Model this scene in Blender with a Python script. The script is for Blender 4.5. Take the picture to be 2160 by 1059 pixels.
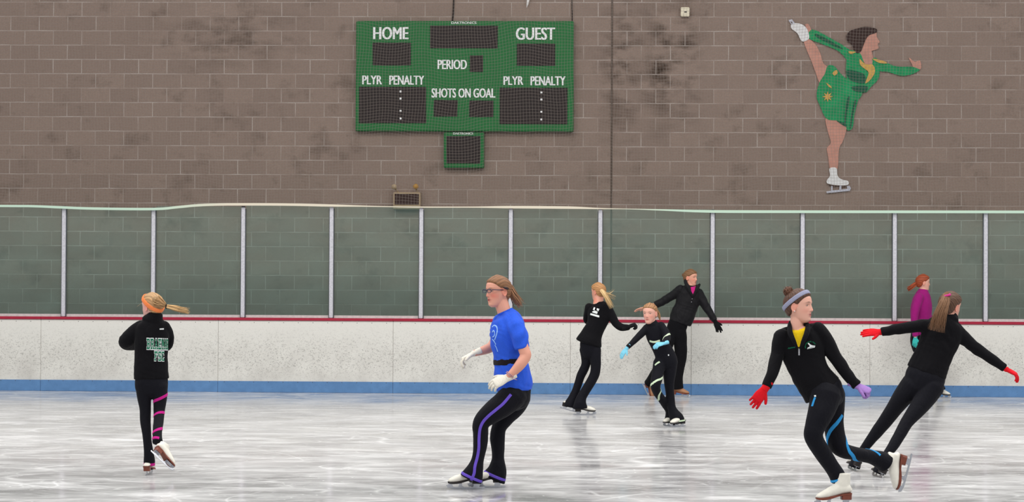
import bpy, bmesh, math, random
import numpy as np
from mathutils import Vector, Matrix, noise as mnoise
from mathutils.bvhtree import BVHTree

for o in list(bpy.data.objects):
    bpy.data.objects.remove(o, do_unlink=True)
scene = bpy.context.scene
COL = scene.collection

# ------------------------------------------------------------------ camera, world, lights, exposure
W_PX, H_PX, FPX = 2160.0, 1059.0, 4710.0
EYE = 1.427
YAW, PITCH, ROLL = math.radians(2.0), math.atan(78.5 / FPX), math.radians(0.29)
CAM = Vector((0.0, 0.0, EYE))
RCAM = Matrix.Rotation(YAW, 3, 'Z') @ Matrix.Rotation(math.radians(90) + PITCH, 3, 'X') @ Matrix.Rotation(ROLL, 3, 'Z')
cd = bpy.data.cameras.new('camera')
cd.sensor_width = 36.0
cd.lens = FPX / W_PX * 36.0
cd.clip_end = 200.0
cam = bpy.data.objects.new('camera', cd)
cam.matrix_world = Matrix.Translation(CAM) @ RCAM.to_4x4()
COL.objects.link(cam)
scene.camera = cam

world = bpy.data.worlds.new('world')
scene.world = world
world.use_nodes = True
wb = world.node_tree.nodes['Background']
wb.inputs['Color'].default_value = (0.92, 0.96, 1.0, 1)
wb.inputs['Strength'].default_value = 0.50


def area_light(x, y, z, sx, sy, power, col=(1.0, 0.97, 0.93), rx=0.0):
    ld = bpy.data.lights.new('arena_light', 'AREA')
    ld.shape = 'RECTANGLE'
    ld.size, ld.size_y = sx, sy
    ld.energy = power
    ld.color = col
    lo = bpy.data.objects.new('arena_light', ld)
    lo.location = (x, y, z)
    lo.rotation_euler = (rx, 0, 0)
    COL.objects.link(lo)
    return lo


# rows of fixtures hung under the arena roof
for yy, pw, tilt in ((8.0, 1100, 0.35), (16.0, 1100, 0.2), (23.0, 900, 0.1)):
    area_light(0.0, yy, 9.0, 26.0, 2.5, pw, rx=tilt)

scene.view_settings.view_transform = 'Standard'
scene.view_settings.look = 'None'
scene.view_settings.gamma = 1.0
scene.view_settings.exposure = 0.0
scene.view_settings.use_curve_mapping = False
scene.cycles.use_denoising = True
scene.cycles.max_bounces = 6
scene.cycles.transparent_max_bounces = 12


# ------------------------------------------------------------------ picture-to-place helpers
def ray(px, py):
    """World direction through a pixel, with unit depth along the optical axis."""
    return RCAM @ Vector(((px - W_PX / 2) / FPX, -(py - H_PX / 2) / FPX, -1.0))


FWD = RCAM @ Vector((0, 0, -1))
RIGHT = RCAM @ Vector((1, 0, 0))


def on_y(px, py, Y):
    d = ray(px, py)
    return CAM + d * ((Y - CAM.y) / d.y)


def on_ground(px, py, z=0.0):
    d = ray(px, py)
    return CAM + d * ((z - CAM.z) / d.z)


def depth_of(p):
    return (p - CAM).dot(FWD)


# ------------------------------------------------------------------ materials
def srgb(r, g, b):
    def f(c):
        c /= 255.0
        return c / 12.92 if c <= 0.04045 else ((c + 0.055) / 1.055) ** 2.4
    return (f(r), f(g), f(b), 1.0)


class NT:
    def __init__(self, name):
        self.m = bpy.data.materials.new(name)
        self.m.use_nodes = True
        self.t = self.m.node_tree
        self.t.nodes.clear()
        self.out = self.n('ShaderNodeOutputMaterial')

    def n(self, kind, **kw):
        nd = self.t.nodes.new(kind)
        for k, v in kw.items():
            setattr(nd, k, v)
        return nd

    def l(self, a, b):
        self.t.links.new(a, b)

    def put(self, sock, v):
        if isinstance(v, bpy.types.NodeSocket):
            self.l(v, sock)
        else:
            sock.default_value = v

    def math(self, op, a, b=0.0, c=0.0, clamp=False):
        nd = self.n('ShaderNodeMath', operation=op, use_clamp=clamp)
        self.put(nd.inputs[0], a)
        self.put(nd.inputs[1], b)
        self.put(nd.inputs[2], c)
        return nd.outputs[0]

    def mix(self, fac, a, b, blend='MIX'):
        nd = self.n('ShaderNodeMix', data_type='RGBA', blend_type=blend)
        self.put(nd.inputs[0], fac)
        self.put(nd.inputs[6], a)
        self.put(nd.inputs[7], b)
        return nd.outputs[2]

    def ramp(self, fac, lo, hi, a=0.0, b=1.0):
        nd = self.n('ShaderNodeMapRange', clamp=True)
        self.put(nd.inputs[0], fac)
        nd.inputs[1].default_value, nd.inputs[2].default_value = lo, hi
        nd.inputs[3].default_value, nd.inputs[4].default_value = a, b
        return nd.outputs[0]

    def obj_coord(self):
        return self.n('ShaderNodeTexCoord').outputs['Object']

    def mapping(self, vec, loc=(0, 0, 0), rot=(0, 0, 0), scale=(1, 1, 1)):
        nd = self.n('ShaderNodeMapping')
        self.l(vec, nd.inputs[0])
        nd.inputs[1].default_value, nd.inputs[2].default_value, nd.inputs[3].default_value = loc, rot, scale
        return nd.outputs[0]

    def noise(self, vec, scale, detail=3.0, rough=0.55, dist=0.0):
        nd = self.n('ShaderNodeTexNoise')
        self.l(vec, nd.inputs['Vector'])
        nd.inputs['Scale'].default_value = scale
        nd.inputs['Detail'].default_value = detail
        nd.inputs['Roughness'].default_value = rough
        nd.inputs['Distortion'].default_value = dist
        return nd.outputs['Fac']

    def bump(self, h, strength, dist=0.01):
        nd = self.n('ShaderNodeBump')
        self.l(h, nd.inputs['Height'])
        nd.inputs['Strength'].default_value = strength
        nd.inputs['Distance'].default_value = dist
        return nd.outputs[0]

    def bsdf(self, col, rough=0.6, spec=0.3, metal=0.0, normal=None, **kw):
        nd = self.n('ShaderNodeBsdfPrincipled')
        self.put(nd.inputs['Base Color'], col)
        self.put(nd.inputs['Roughness'], rough)
        self.put(nd.inputs['Specular IOR Level'], spec)
        self.put(nd.inputs['Metallic'], metal)
        if normal is not None:
            self.l(normal, nd.inputs['Normal'])
        for k, v in kw.items():
            self.put(nd.inputs[k.replace('_', ' ')], v)
        return nd.outputs[0]

    def done(self, shader):
        self.l(shader, self.out.inputs['Surface'])
        return self.m


def plain(name, rgb, rough=0.6, spec=0.3, metal=0.0, var=0.12, scale=25.0):
    t = NT(name)
    c = srgb(*rgb)
    oc = t.obj_coord()
    f = t.ramp(t.noise(oc, scale, 4.0), 0.3, 0.7)
    dark = tuple(v * (1 - var) for v in c[:3]) + (1,)
    lite = tuple(min(1, v * (1 + var)) for v in c[:3]) + (1,)
    return t.done(t.bsdf(t.mix(f, dark, lite), rough, spec, metal))


def fabric(name, rgb, scale=14.0, fold=0.35, rough=0.9, sheen=0.05):
    t = NT(name)
    c = srgb(*rgb)
    oc = t.obj_coord()
    w = t.noise(oc, 420.0, 2.0)
    big = t.noise(t.mapping(oc, scale=(1, 1, 0.55)), scale, 3.0, 0.5, 1.2)
    dark = tuple(v * 0.82 for v in c[:3]) + (1,)
    lite = tuple(min(1, v * 1.15) for v in c[:3]) + (1,)
    h = t.math('ADD', big, t.math('MULTIPLY', w, 0.06))
    return t.done(t.bsdf(t.mix(t.ramp(w, 0.3, 0.7), dark, lite), rough, 0.15, 0.0, t.bump(h, fold, 0.03),
                         Sheen_Weight=sheen, Sheen_Roughness=0.5))


def attr_mat(name, rough=0.5, spec=0.3, bump=0.0, bscale=200.0):
    t = NT(name)
    a = t.n('ShaderNodeAttribute', attribute_name='Col')
    kw = {}
    nrm = None
    if bump:
        nrm = t.bump(t.noise(t.obj_coord(), bscale, 3.0), bump, 0.004)
    return t.done(t.bsdf(a.outputs['Color'], rough, spec, 0.0, nrm))


def wall_mat(x_off, z_off):
    t = NT('concrete_block_wall')
    oc = t.obj_coord()
    sep = t.n('ShaderNodeSeparateXYZ')
    t.l(oc, sep.inputs[0])
    cmb = t.n('ShaderNodeCombineXYZ')
    wob = t.math('MULTIPLY', t.math('SUBTRACT', t.noise(oc, 3.0, 2.0), 0.5), 0.008)
    t.l(t.math('ADD', t.math('SUBTRACT', sep.outputs[0], x_off), wob), cmb.inputs[0])
    t.l(t.math('ADD', t.math('SUBTRACT', sep.outputs[2], z_off), wob), cmb.inputs[1])
    br = t.n('ShaderNodeTexBrick', offset=0.5, offset_frequency=2)
    t.l(cmb.outputs[0], br.inputs['Vector'])
    br.inputs['Color1'].default_value = srgb(152, 133, 122)
    br.inputs['Color2'].default_value = srgb(141, 123, 113)
    br.inputs['Mortar'].default_value = srgb(152, 133, 122)
    br.inputs['Scale'].default_value = 1.0
    br.inputs['Mortar Size'].default_value = 0.009
    br.inputs['Mortar Smooth'].default_value = 0.9
    br.inputs['Brick Width'].default_value = 0.4064
    br.inputs['Row Height'].default_value = 0.2032
    fine = t.noise(oc, 60.0, 4.0, 0.7)
    med = t.noise(oc, 7.0, 4.0, 0.6)
    col = t.mix(t.ramp(fine, 0.3, 0.7), t.mix(0.5, br.outputs['Color'], srgb(118, 103, 94)), br.outputs['Color'])
    # dirty blotches, in two soft columns of seepage
    stain = t.ramp(t.noise(t.mapping(oc, scale=(2.2, 1, 2.6)), 1.0, 5.0, 0.65), 0.56, 0.72)
    col = t.mix(t.math('MULTIPLY', stain, 0.42), col, srgb(66, 54, 46))
    for (sx, sz, rx, rz, k) in SEEP:
        dx = t.math('DIVIDE', t.math('SUBTRACT', sep.outputs[0], sx), rx)
        dz = t.math('DIVIDE', t.math('SUBTRACT', sep.outputs[2], sz), rz)
        r2 = t.math('ADD', t.math('MULTIPLY', dx, dx), t.math('MULTIPLY', dz, dz))
        g = t.math('EXPONENT', t.math('MULTIPLY', r2, -1.0))
        spots = t.ramp(t.noise(t.mapping(oc, loc=(sx, 0, sz), scale=(3.0, 1, 6.0)), 1.0, 4.0, 0.6), 0.44, 0.66)
        col = t.mix(t.math('MULTIPLY', t.math('MULTIPLY', g, spots), k), col, srgb(52, 40, 32))
    vis = t.ramp(t.noise(oc, 2.3, 3.0, 0.6), 0.36, 0.66, 0.14, 1.0)
    mort = t.math('MULTIPLY', br.outputs['Fac'], vis)
    col = t.mix(mort, col, srgb(182, 171, 164))
    h = t.math('SUBTRACT', t.math('MULTIPLY', fine, 0.4), t.math('MULTIPLY', br.outputs['Fac'], 0.5))
    return t.done(t.bsdf(col, 0.92, 0.15, 0.0, t.bump(h, 0.35, 0.01)))


def ice_mat():
    t = NT('rink_ice')
    oc = t.obj_coord()
    cloud = t.ramp(t.noise(oc, 0.55, 5.0, 0.62, 0.6), 0.36, 0.66)
    fine = t.ramp(t.noise(t.mapping(oc, rot=(0, 0, 0.3), scale=(1.0, 2.0, 1)), 1.5, 5.0, 0.68, 0.5), 0.42, 0.70)
    lines = None
    for (sc, w, seed, rot, str_) in ((0.30, 0.006, 1.7, 0.2, 0.9), (0.55, 0.008, 9.3, -0.5, 0.75), (0.9, 0.011, 4.1, 0.9, 0.6),
                                     (0.42, 0.005, 21.0, 1.4, 0.8), (1.6, 0.016, 13.0, 0.1, 0.5), (2.6, 0.02, 33.0, 0.6, 0.4)):
        v = t.noise(t.mapping(oc, loc=(seed, seed * 0.7, 0), rot=(0, 0, rot), scale=(1, 1.5, 1)), sc, 1.2, 0.4, 0.3)
        d = t.math('ABSOLUTE', t.math('SUBTRACT', v, 0.5))
        ln = t.math('MULTIPLY', t.ramp(d, 0.0, w, 1.0, 0.0), str_)
        lines = ln if lines is None else t.math('MAXIMUM', lines, ln)
    brk = t.ramp(t.noise(oc, 1.1, 3.0, 0.6), 0.38, 0.6)
    lines = t.math('MULTIPLY', lines, brk)
    vor = t.n('ShaderNodeTexVoronoi')
    t.l(oc, vor.inputs['Vector'])
    vor.inputs['Scale'].default_value = 8.0
    speck = t.ramp(vor.outputs['Distance'], 0.05, 0.085, 1.0, 0.0)
    speck = t.math('MULTIPLY', speck, t.ramp(t.noise(oc, 0.8, 3.0), 0.5, 0.62))
    frost = t.math('ADD', t.math('MULTIPLY', cloud, 0.26), t.math('MULTIPLY', fine, 0.42))
    frost = t.math('ADD', frost, t.math('MULTIPLY', lines, 0.42))
    frost = t.math('ADD', frost, t.math('MULTIPLY', speck, 0.9), clamp=True)
    ice = t.bsdf(srgb(150, 148, 150), t.ramp(t.noise(oc, 1.3, 4.0), 0.3, 0.7, 0.07, 0.17), 0.5,
                 IOR=1.31)
    snow = t.bsdf(srgb(230, 230, 230), 0.85, 0.2)
    ms = t.n('ShaderNodeMixShader')
    t.l(frost, ms.inputs[0])
    t.l(ice, ms.inputs[1])
    t.l(snow, ms.inputs[2])
    return t.done(ms.outputs[0])


def screw_dots(t, sep, col, zrow):
    fx = t.math('ABSOLUTE', t.math('SUBTRACT', t.math('FRACT', t.math('MULTIPLY', sep.outputs[0], 5.0)), 0.5))
    fz = t.math('ABSOLUTE', t.math('SUBTRACT', sep.outputs[2], zrow))
    m = t.math('MULTIPLY', t.ramp(fx, 0.018, 0.034, 1.0, 0.0), t.ramp(fz, 0.0035, 0.0065, 1.0, 0.0))
    return t.mix(t.math('MULTIPLY', m, 0.8), col, srgb(70, 66, 64))


def kick_mat():
    t = NT('blue_kick_plate')
    oc = t.obj_coord()
    sep = t.n('ShaderNodeSeparateXYZ')
    t.l(oc, sep.inputs[0])
    f = t.ramp(t.noise(oc, 9.0, 4.0), 0.3, 0.7)
    col = t.mix(f, srgb(87, 128, 175), srgb(97, 140, 189))
    sc = t.ramp(t.noise(t.mapping(oc, scale=(1, 1, 2.0)), 34.0, 3.0), 0.62, 0.72)
    col = t.mix(t.math('MULTIPLY', sc, 0.35), col, srgb(60, 78, 100))
    return t.done(t.bsdf(screw_dots(t, sep, col, Z_DOT_BLUE), 0.5, 0.3))


def board_mat():
    t = NT('scuffed_white_board')
    oc = t.obj_coord()
    sep = t.n('ShaderNodeSeparateXYZ')
    t.l(oc, sep.inputs[0])
    z = sep.outputs[2]
    band = t.math('MULTIPLY', t.ramp(z, 0.12, 0.36), t.ramp(z, 0.55, 0.9, 1.0, 0.0))
    band2 = t.math('ADD', t.math('MULTIPLY', band, 0.85), 0.15)
    spots = t.ramp(t.noise(t.mapping(oc, scale=(1, 1, 1.3)), 24.0, 5.0, 0.75), 0.54, 0.66)
    spots2 = t.ramp(t.noise(t.mapping(oc, loc=(5, 0, 3)), 52.0, 2.0, 0.6), 0.57, 0.66)
    dirt = t.math('MULTIPLY', t.math('MAXIMUM', spots, t.math('MULTIPLY', spots2, 0.8)), band2)
    haze = t.math('MULTIPLY', t.ramp(z, 0.95, 0.15), t.ramp(t.noise(oc, 4.0, 4.0), 0.3, 0.7))
    col = t.mix(t.math('MULTIPLY', haze, 0.6), srgb(228, 226, 219), srgb(186, 182, 176))
    col = t.mix(t.math('MULTIPLY', dirt, 0.58), col, srgb(112, 108, 104))
    # a long rusty scrape low on the left stretch
    d = t.math('ABSOLUTE', t.math('SUBTRACT', z, 0.47))
    x0 = t.ramp(sep.outputs[0], -5.9, -4.6, 1.0, 0.0)
    sc = t.math('MULTIPLY', t.ramp(d, 0.0, 0.06, 1.0, 0.0), x0)
    col = t.mix(t.math('MULTIPLY', sc, 0.5), col, srgb(176, 150, 118))
    col = screw_dots(t, sep, col, Z_DOT)
    return t.done(t.bsdf(col, 0.45, 0.35))


def glass_mat():
    t = NT('green_tinted_glass')
    tr = t.n('ShaderNodeBsdfTransparent')
    tr.inputs[0].default_value = (0.90, 0.968, 0.955, 1)
    gl = t.n('ShaderNodeBsdfGlossy')
    gl.inputs['Roughness'].default_value = 0.12
    gl.inputs['Color'].default_value = (0.8, 0.95, 0.9, 1)
    df = t.n('ShaderNodeBsdfDiffuse')
    df.inputs[0].default_value = srgb(150, 175, 165)
    fr = t.n('ShaderNodeFresnel')
    fr.inputs[0].default_value = 1.4
    m1 = t.n('ShaderNodeMixShader')
    t.l(fr.outputs[0], m1.inputs[0])
    t.l(tr.outputs[0], m1.inputs[1])
    t.l(gl.outputs[0], m1.inputs[2])
    m2 = t.n('ShaderNodeMixShader')
    haze_mix = t.ramp(t.noise(t.mapping(t.obj_coord(), scale=(1, 1, 2.2)), 1.6, 4.0, 0.6), 0.3, 0.75, 0.07, 0.17)  # patchy pale haze put into the pane's colour to lift it with greyish light
    t.l(haze_mix, m2.inputs[0])
    t.l(m1.outputs[0], m2.inputs[1])
    t.l(df.outputs[0], m2.inputs[2])
    return t.done(m2.outputs[0])


# ------------------------------------------------------------------ mesh helpers
def tag(o, label=None, cat=None, group=None, kind=None):
    for k, v in (('label', label), ('category', cat), ('group', group), ('kind', kind)):
        if v:
            o[k] = v
    return o


def link_mesh(name, me, mat=None, parent=None, smooth=False, loc=None):
    o = bpy.data.objects.new(name, me)
    COL.objects.link(o)
    if mat is not None:
        me.materials.clear()
        me.materials.append(mat)
    if smooth:
        me.polygons.foreach_set('use_smooth', [True] * len(me.polygons))
    if parent is not None:
        o.parent = parent
    elif loc is not None:
        o.location = loc
    return o


def base_of(parent):
    b = Vector((0, 0, 0))
    while parent is not None:
        b += parent.location
        parent = parent.parent
    return b


def mesh_obj(name, V, F, mat, parent=None, loc=None, smooth=False):
    """V in world coordinates; stored relative to the thing's own origin."""
    b = base_of(parent) if parent is not None else Vector(loc or (0, 0, 0))
    V = np.asarray(V, float).reshape(-1, 3) - np.array(b)
    me = bpy.data.meshes.new(name)
    me.from_pydata(V.tolist(), [], [list(map(int, f)) for f in F])
    me.validate()
    me.update()
    return link_mesh(name, me, mat, parent, smooth, b)


def empty(name, loc):
    o = bpy.data.objects.new(name, None)
    o.empty_display_size = 0.2
    o.location = loc
    COL.objects.link(o)
    return o


class MB:
    """Collects simple solids into one mesh."""
    def __init__(self):
        self.V, self.F = [], []

    def add(self, V, F):
        k = len(self.V)
        self.V += [tuple(v) for v in V]
        self.F += [[i + k for i in f] for f in F]

    def box(self, x0, x1, y0, y1, z0, z1, bev=0.0):
        if bev > 0:
            bm = bmesh.new()
            bmesh.ops.create_cube(bm, size=1.0)
            for v in bm.verts:
                v.co = Vector(((x0 + x1) / 2 + v.co.x * (x1 - x0), (y0 + y1) / 2 + v.co.y * (y1 - y0), (z0 + z1) / 2 + v.co.z * (z1 - z0)))
            bmesh.ops.bevel(bm, geom=bm.edges[:], offset=bev, segments=2, affect='EDGES')
            bm.verts.index_update()
            self.add([v.co for v in bm.verts], [[v.index for v in f.verts] for f in bm.faces])
            bm.free()
            return self
        v = [(x, y, z) for x in (x0, x1) for y in (y0, y1) for z in (z0, z1)]
        self.add(v, [(0, 1, 3, 2), (4, 6, 7, 5), (0, 4, 5, 1), (2, 3, 7, 6), (0, 2, 6, 4), (1, 5, 7, 3)])
        return self

    def tube(self, pts, r, n=8, taper=None):
        pts = [Vector(p) for p in pts]
        rings = []
        u = None
        for i, p in enumerate(pts):
            t = (pts[min(i + 1, len(pts) - 1)] - pts[max(i - 1, 0)]).normalized()
            if u is None:
                u = t.orthogonal().normalized()
            u = (u - t * u.dot(t)).normalized()
            w = t.cross(u)
            rr = r if taper is None else r * taper[i]
            rings.append([p + (u * math.cos(a) + w * math.sin(a)) * rr for a in [2 * math.pi * k / n for k in range(n)]])
        V = [v for rg in rings for v in rg]
        F = []
        for i in range(len(rings) - 1):
            for k in range(n):
                F.append([i * n + k, i * n + (k + 1) % n, (i + 1) * n + (k + 1) % n, (i + 1) * n + k])
        F.append(list(range(n))[::-1])
        F.append([(len(rings) - 1) * n + k for k in range(n)])
        self.add(V, F)
        return self

    def prism(self, poly, fn, t):
        """Closed 2-D outline -> solid; fn maps (x, y) to a point, t is the thickness vector."""
        n = len(poly)
        A = [Vector(fn(*p)) for p in poly]
        B = [a + Vector(t) for a in A]
        self.add(A + B, [list(range(n))[::-1], list(range(n, 2 * n))] +
                 [[i, (i + 1) % n, n + (i + 1) % n, n + i] for i in range(n)])
        return self

    def obj(self, name, mat, parent=None, loc=None, smooth=False):
        return mesh_obj(name, self.V, self.F, mat, parent, loc, smooth)


def smooth_closed(pts, sub=5):
    n = len(pts)
    out = []
    for i in range(n):
        p0, p1, p2, p3 = [np.array(pts[(i + k - 1) % n], float) for k in range(4)]
        for j in range(sub):
            s = j / sub
            out.append(tuple(0.5 * ((2 * p1) + (-p0 + p2) * s + (2 * p0 - 5 * p1 + 4 * p2 - p3) * s * s + (-p0 + 3 * p1 - 3 * p2 + p3) * s ** 3)))
    return out


def catmull(A, sub):
    """Open Catmull-Rom through the rows of A (n x k)."""
    A = np.asarray(A, float)
    n = len(A)
    if n < 3:
        return np.array([A[0] + (A[-1] - A[0]) * s for s in np.linspace(0, 1, sub + 1)])
    out = []
    for i in range(n - 1):
        p0, p1, p2, p3 = A[max(i - 1, 0)], A[i], A[i + 1], A[min(i + 2, n - 1)]
        for j in range(sub):
            s = j / sub
            out.append(0.5 * ((2 * p1) + (-p0 + p2) * s + (2 * p0 - 5 * p1 + 4 * p2 - p3) * s * s + (-p0 + 3 * p1 - 3 * p2 + p3) * s ** 3))
    out.append(A[-1])
    return np.array(out)


def text_mesh(body, bold=0.02):
    cu = bpy.data.curves.new('lettering', 'FONT')
    cu.body = body
    cu.offset = bold
    cu.align_x = 'LEFT'
    cu.resolution_u = 4
    o = bpy.data.objects.new('lettering', cu)
    COL.objects.link(o)
    dg = bpy.context.evaluated_depsgraph_get()
    me = bpy.data.meshes.new_from_object(o.evaluated_get(dg))
    V = np.array([v.co[:] for v in me.vertices])
    F = [list(p.vertices) for p in me.polygons]
    bpy.data.objects.remove(o, do_unlink=True)
    bpy.data.meshes.remove(me)
    bpy.data.curves.remove(cu)
    V[:, :2] -= V[:, :2].min(0)
    V[:, :2] /= np.maximum(V[:, :2].max(0), 1e-6)
    return V[:, :2], F
# ------------------------------------------------------------------ the rink: ice, boards, glass, block wall
YB = on_ground(1080, 831).y            # face of the dasher boards
YG = YB + 0.10                         # glass line
YW = YB + 1.22                         # face of the block wall


def bx(px, y=750):
    return on_y(px, y, YB).x


def gx(px, y=550):
    return on_y(px, y, YG).x


SEEP = []
for (px, py, rx, rz, k) in ((1310, 130, 0.28, 1.1, 0.75), (1395, 130, 0.22, 0.75, 0.95), (1440, 120, 0.22, 0.85, 0.85),
                            (490, 80, 0.9, 0.35, 0.55), (1300, 480, 0.5, 1.0, 0.3)):
    q = on_y(px, py, YW)
    SEEP.append((q.x, q.z, rx, rz, k))

q = on_y(1352.8, 157.4, YW)
M_WALL = wall_mat(q.x, q.z)
M_ICE = ice_mat()
M_GLASS = glass_mat()
M_RED = plain('red_cap_rail', (166, 34, 60), 0.5, 0.3, var=0.08)
M_CHAN = plain('pale_channel', (206, 200, 198), 0.5, 0.3)
M_ALU = plain('aluminium', (204, 203, 210), 0.42, 0.5, 0.15, var=0.16, scale=40)
M_GASKET = plain('dark_gasket', (84, 88, 92), 0.7, 0.2)
M_DARK = plain('dark_screw', (70, 66, 64), 0.6, 0.3)
M_CONC = plain('concrete', (120, 116, 110), 0.9, 0.2)

wl = MB().box(-14, 14, YW, YW + 0.3, -0.05, 9.5).obj('wall_back', M_WALL)
tag(wl, 'brown concrete block wall behind the rink glass', 'wall', kind='structure')
fl = MB().box(-14, 14, 3.0, YB + 0.01, -0.06, 0.0).obj('floor', M_ICE)
tag(fl, 'scratched grey-white rink ice', 'ice', kind='structure')
f2 = MB().box(-14, 14, YB + 0.01, YW, -0.06, -0.005).obj('floor_walkway', M_CONC)
tag(f2, 'concrete walkway strip behind the boards', 'floor', kind='structure')
q = on_y(1290, 300, YW)
tr = MB().box(q.x - 0.012, q.x + 0.012, YW - 0.006, YW, 0, 9.0).obj('trim_1', plain('joint_filler', (92, 80, 72), 0.9))
tag(tr, 'dark vertical control joint in the block wall', 'joint', kind='structure')

# -- dasher boards
Z_RED0, Z_RED1 = on_y(1080, 679.0, YB).z, on_y(1080, 673.2, YB).z
Z_CH1 = on_y(1080, 667.6, YB).z
Z_BLUE = on_y(1080, 807.5, YB).z
Z_DOT, Z_DOT_BLUE = Z_RED0 - 0.028, Z_BLUE - 0.012
M_BOARD, M_BLUE = board_mat(), kick_mat()
edges = [-600, 86, 460, 829, 1203, 1458, 1835, 2600]
BOARD_LABELS = ['white dasher board panel with a rusty scrape at the far left edge',
                'white dasher board panel behind the girl with the orange headband',
                'scuffed white dasher board panel between the orange headband girl and the blue shirt girl',
                'white dasher board panel directly behind the girl in the blue shirt',
                'narrow white dasher board panel behind the small girl with pale green stripes',
                'white dasher board panel left of the girl with the grey headband',
                'white dasher board panel behind the leaning girl with two red gloves']
for i, lab in enumerate(BOARD_LABELS):
    x0, x1 = bx(edges[i]) + 0.0012, bx(edges[i + 1]) - 0.0012
    b = empty('dasher_board', ((x0 + x1) / 2, YB + 0.08, 0))
    tag(b, lab, 'rink board', 'dasher board panels')
    MB().box(x0, x1, YB, YB + 0.16, 0.0, Z_RED0, 0.004).obj('facing_panel', M_BOARD, b)
    k = MB().box(x0, x1, YB - 0.012, YB, 0.0, Z_BLUE, 0.003).obj('kick_plate', M_BLUE, b)
    k['label'] = 'blue kick plate'
    c = MB().box(x0 - 0.001, x1 + 0.001, YB - 0.018, YB + 0.17, Z_RED0, Z_RED1, 0.004).obj('cap_rail', M_RED, b)
    c['label'] = 'red cap rail'
    MB().box(x0 - 0.001, x1 + 0.001, YB + 0.078, YB + 0.165, Z_RED1, Z_CH1).obj('glass_channel', M_CHAN, b)

# -- posts and glass
posts = [136.5, 325, 514, 700, 889, 1077.5, 1266, 1502.5, 1692, 1886, 2077.5]
top_px = [437.5, 440.5, 438, 437, 440, 441, 443, 445, 447, 447, 447.5]
POST_LABELS = ['aluminium glass post at far left, left of the orange headband girl',
               'aluminium glass post rising above the orange headband girl',
               'aluminium glass post first to the right of the orange headband girl',
               'aluminium glass post second to the right of the orange headband girl',
               'aluminium glass post under the beige box with two lamp heads',
               'aluminium glass post above the head of the blue shirt girl',
               'aluminium glass post above the blonde ponytail girl with the white back logo',
               'aluminium glass post beside the right arm of the black jacket coach',
               'aluminium glass post above the girl with the grey headband and bun',
               'aluminium glass post left of the red-haired girl in magenta',
               'aluminium glass post at far right, right of the red-haired girl']
for px, tp, lab in zip(posts, top_px, POST_LABELS):
    x, zt = gx(px), on_y(px, tp, YG).z
    p = empty('glass_post', (x, YG - 0.05, Z_RED1))
    tag(p, lab, 'post', 'aluminium posts between the glass panes')
    MB().box(x - 0.026, x + 0.026, YG - 0.075, YG - 0.026, Z_RED1 + 0.002, zt, 0.006).obj('upright', M_ALU, p)
    MB().box(x - 0.036, x - 0.026, YG - 0.05, YG - 0.026, Z_RED1 + 0.002, zt - 0.02).box(
        x + 0.026, x + 0.036, YG - 0.05, YG - 0.026, Z_RED1 + 0.002, zt - 0.02).obj('gasket', M_GASKET, p)['label'] = 'dark edge gasket'
    MB().box(x - 0.024, x + 0.024, YG - 0.065, YG - 0.03, zt, zt + 0.018, 0.004).obj('end_cap', M_GASKET, p)

gl_edges = [-240] + posts + [2460]
gl_top = [435, 439, 435, 432, 434.5, 437.5, 438.5, 441.5, 446, 446.5, 447, 447.5]
GLASS_LABELS = ['tinted glass pane at the far left end of the row',
                'tinted glass pane left of the orange headband girl',
                'tinted glass pane just right of the orange headband girl, behind her ponytail',
                'tinted glass pane second to the right of the orange headband girl',
                'tinted glass pane below and left of the beige box with two lamp heads',
                'tinted glass pane left of the blue shirt girl, behind her glasses',
                'tinted glass pane right of the blue shirt girl, left of the blonde ponytail',
                'wide tinted glass pane behind the coach in the black jacket',
                'tinted glass pane between the coach and the girl with the grey headband',
                'tinted glass pane right of the girl with the grey headband and bun',
                'tinted glass pane behind the red-haired girl in magenta',
                'tinted glass pane at the far right end of the row']
for i, lab in enumerate(GLASS_LABELS):
    x0, x1 = gx(gl_edges[i]) + 0.03, gx(gl_edges[i + 1]) - 0.03
    zt = on_y((gl_edges[i] + gl_edges[i + 1]) / 2, gl_top[i], YG).z
    g = MB().box(x0, x1, YG - 0.006, YG + 0.006, Z_CH1, zt).obj('glass_shield', M_GLASS, loc=((x0 + x1) / 2, YG, Z_CH1))
    tag(g, lab, 'glass pane', 'tinted glass shields above the boards')

# -- protective net with its pale bottom strap
M_NET = plain('net_cord', (148, 137, 130), 0.9, 0.1, var=0.05)
YN = YB - 0.02
net = empty('safety_net', (0, YN, 2.5))
tag(net, 'fine cord safety net hanging above the glass in front of the wall', 'net')
hem = [(-360, 432), (0, 434.5), (70, 435), (130, 437.5), (200, 440), (325, 441), (375, 437), (420, 433), (480, 431.2), (600, 431.5), (700, 433.6),
       (760, 434.8), (820, 436), (889, 437), (1000, 437), (1077, 437), (1200, 438), (1266, 440), (1330, 441), (1400, 443), (1500, 446),
       (1690, 446.6), (1886, 446.8), (2078, 447), (2540, 448)]
hw = [2.4, 2.4, 2.4, 2.6, 2.6, 2.6, 2.6, 2.6, 2.6, 2.6, 2.4, 1.4, 0.9, 1.2, 1.2, 2.6, 2.6, 1.2, 0.7, 1.6, 2.8, 2.8, 2.8, 2.8, 2.8]


def hem_z(x):
    return float(np.interp(x, HX, HZ))


pp = [on_y(a, b, YN) for a, b in hem]
HX, HZ = [p.x for p in pp], [p.z for p in pp]


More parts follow.
